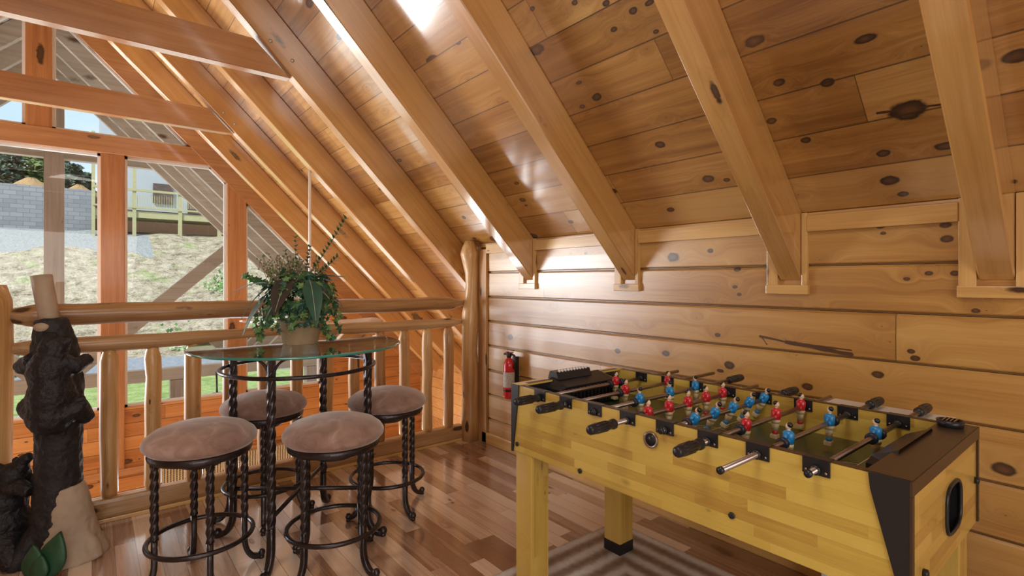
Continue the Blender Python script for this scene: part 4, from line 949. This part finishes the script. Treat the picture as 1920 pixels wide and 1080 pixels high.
# terrain
def hz(x, y):
    yy = y+.35*x*.5
    if yy < 38: z = -3.2
    elif yy < 60: t_ = (yy-38)/22; z = -3.2+9.0*(t_*t_*(3-2*t_)*.5+t_*.5)
    else: z = 5.8
    return z + (.35*math.sin(x*.9+y*.4)*math.sin(y*.7) if 38 < yy < 60 else 0)
b = MB(); nx, ny = 60, 60; x0, x1, y0, y1 = -70, 80, 10.4, 130; gv = []
for j in range(ny+1):
    y = y0+(y1-y0)*(j/ny)**1.5; gv.append([b.bm.verts.new((x0+(x1-x0)*i/nx, y, hz(x0+(x1-x0)*i/nx, y))) for i in range(nx+1)])
for j in range(ny):
    for i in range(nx): f = b.bm.faces.new((gv[j][i], gv[j][i+1], gv[j+1][i+1], gv[j+1][i])); f.smooth = True
struct('ground', b, 'ground', 'grass, road and stony dirt hillside outside')
b = MB(); b.box((-70, 7.4, -3.3), (80, 10.5, -3.2)); struct('ground_near', b, 'ground')
# grey block retaining wall, dirt mound, gravel
Yw = 66; xl, _ = at(-140, 400, Yw); xr, _ = at(172, 400, Yw); _, zt_ = at(90, 350, Yw)
b = MB(); b.box((xl, Yw, 4), (xr, Yw+1, zt_)); tag(b.build('retaining_wall', 'block'), 'grey block retaining wall on the hill across the road', 'wall')
b = MB(); b.box((-70, Yw+1, 4), (70, 130, zt_-.05)); struct('ground_terrace', b, 'mound')
def mound(u0, u1, v, Y, m, lab):
    xa, _ = at(u0, v, Y); xb, zt = at(u1, v, Y); b = MB(); cx = (xa+xb)/2; n = 40; rx = (xb-xa)/2*1.15; vs = []
    zb = zt_+.2
    for j in range(9):
        r = j/8; vs.append([b.bm.verts.new((cx+rx*r*math.cos(2*math.pi*i/n), Y+rx*.6*r*math.sin(2*math.pi*i/n), zb-.3+(zt-zb)*(1-r)**.9*(1+.05*math.sin(i*1.7+j)))) for i in range(n)])
    for a, c in zip(vs[1:], vs[2:]):
        for i in range(n): f = b.bm.faces.new((a[i], a[(i+1) % n], c[(i+1) % n], c[i])); f.smooth = True
    b.bm.faces.new(vs[1]); tag(b.build('dirt_mound', m), lab, 'mound')
mound(15, 100, 328, 69, 'mound', 'orange dirt mound above the grey retaining wall'); mound(118, 178, 341, 69.5, 'mound', 'low dirt heap on the wall left of the pale house')
# neighbouring house with pale deck
Yh = 60
hs = empty('neighbour_house', (at(300, 400, Yh)[0], Yh, 6)); tag(hs, 'pale blue sided house on the hill with a raised lumber deck', 'house')
hx, hy, hzz = hs.location
def hb_(u0, v0, u1, v1, Y, dep, name, m, par=hs):
    xa, za = at(u0, v0, Y); xb, _ = at(u1, v0, Y); _, zb = at((u0+u1)/2, v1, Y); _, za = at((u0+u1)/2, v0, Y)
    b = MB(); b.box((xa-hx, Y-hy, min(za, zb)-hzz), (xb-hx, Y+dep-hy, max(za, zb)-hzz)); return b.build(name, m, par)
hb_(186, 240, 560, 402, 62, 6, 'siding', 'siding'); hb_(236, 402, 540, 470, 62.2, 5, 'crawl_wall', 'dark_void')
for (u0, v0, u1, v1) in ((287, 345, 325, 382), (352, 380, 378, 402), (395, 350, 425, 382)):
    w_ = hb_(u0, v0, u1, v1, 61.85, .1, 'window', 'house_glass'); hb_(u0-1.5, v0-1.5, u1+1.5, v0, 61.8, .1, 'window_frame', 'white', w_) if False else None
hb_(174, 400, 470, 412, 58.0, 3.5, 'deck_floor', 'pale_wood')
for u in (175, 252, 338, 412): hb_(u-3.5, 245 if u in (175, 252) else 360, u+3.5, 462, 57.9, .3, 'deck_post', 'pale_wood')
hb_(174, 360, 470, 364, 57.82, .15, 'deck_rail', 'pale_wood'); hb_(174, 392, 470, 395, 57.84, .1, 'deck_rail', 'pale_wood')
for i in range(58):
    u = 238+i*3.2; hb_(u, 366, u+.7, 392, 57.95, .04, 'rail_picket', 'pale_wood')
# trees behind
random.seed(5)
def tree(u, vt, Y, wpx, m, lab, grp):
    x, zt = at(u, vt, Y); zb = zt_-.06; x2, _ = at(u+wpx, vt, Y); r = abs(x2-x)/2
    tr = empty('tree', (x, Y, zb)); tag(tr, lab, 'tree', grp); h = zt-zb
    b = MB(); b.tube([(0, 0, 0), (0, 0, h*.6)], [.3, .12], seg=8); b.build('trunk', 'trunk', tr)
    b = MB()
    for i in range(900):
        a = random.uniform(0, 2*math.pi); p = random.uniform(-.9, 1); rr = r*math.sqrt(max(0, 1-p*p*.8))*random.uniform(.5, 1.15); c = Vector((rr*math.cos(a), rr*math.sin(a), h*.52+p*h*.5))
        s_ = random.uniform(.18, .42); n_ = Vector((random.uniform(-1, 1), random.uniform(-1, .3), random.uniform(-.2, 1))).normalized(); u_ = n_.cross(Vector((.2, .1, 1))).normalized(); w_ = n_.cross(u_)
        b.quad([c+u_*s_, c+w_*s_*.6, c-u_*s_, c-w_*s_*.6])
    b.build('foliage', m, tr)
for ti, (u, vt, Y, w_, m, k) in enumerate(((-60, 280, 76, 60, 'tree', 0), (-15, 275, 78, 60, 'tree', 0), (18, 282, 74, 50, 'tree_dark', 0), (48, 284, 77, 50, 'tree', 0), (80, 292, 75, 45, 'tree', 0), (112, 296, 78, 45, 'tree_dark', 0), (140, 310, 76, 38, 'tree_dark', 0), (163, 326, 80, 26, 'tree_dark', 0))):
    tree(u, vt, Y, w_, m, '%s tree above the grey retaining wall, %s from the left of the row' % ('light green bushy' if m == 'tree' else 'dark blue-green', ORD[ti]), 'trees above the retaining wall')
# rough shrubs on the slope right of the second post
for i, (u, v, Y) in enumerate(((478, 550, 34), (510, 528, 40), (30, 620, 34), (418, 532, 46), (345, 548, 38))):
    x, z = at(u, v, Y); b = MB()
    for k in range(160):
        c = Vector((random.gauss(0, .55), random.gauss(0, .5), abs(random.gauss(0, .6)))); s_ = random.uniform(.06, .16); n_ = Vector((random.uniform(-1, 1), -1, random.uniform(-.5, 1))).normalized(); u_ = n_.cross(Vector((0, .1, 1))).normalized(); w_ = n_.cross(u_); b.quad([c+u_*s_, c+w_*s_, c-u_*s_, c-w_*s_])
    o = b.build('shrub', 'ivy_light', loc=(x, Y, hz(x, Y)-.1)); tag(o, 'small green shrub on the slope outside, %s' % ['low by the right window post', 'higher, right of the right window post', 'left of the bear statue', 'right one below the pale deck', 'left one below the pale deck'][i], 'shrub', 'shrubs on the slope')
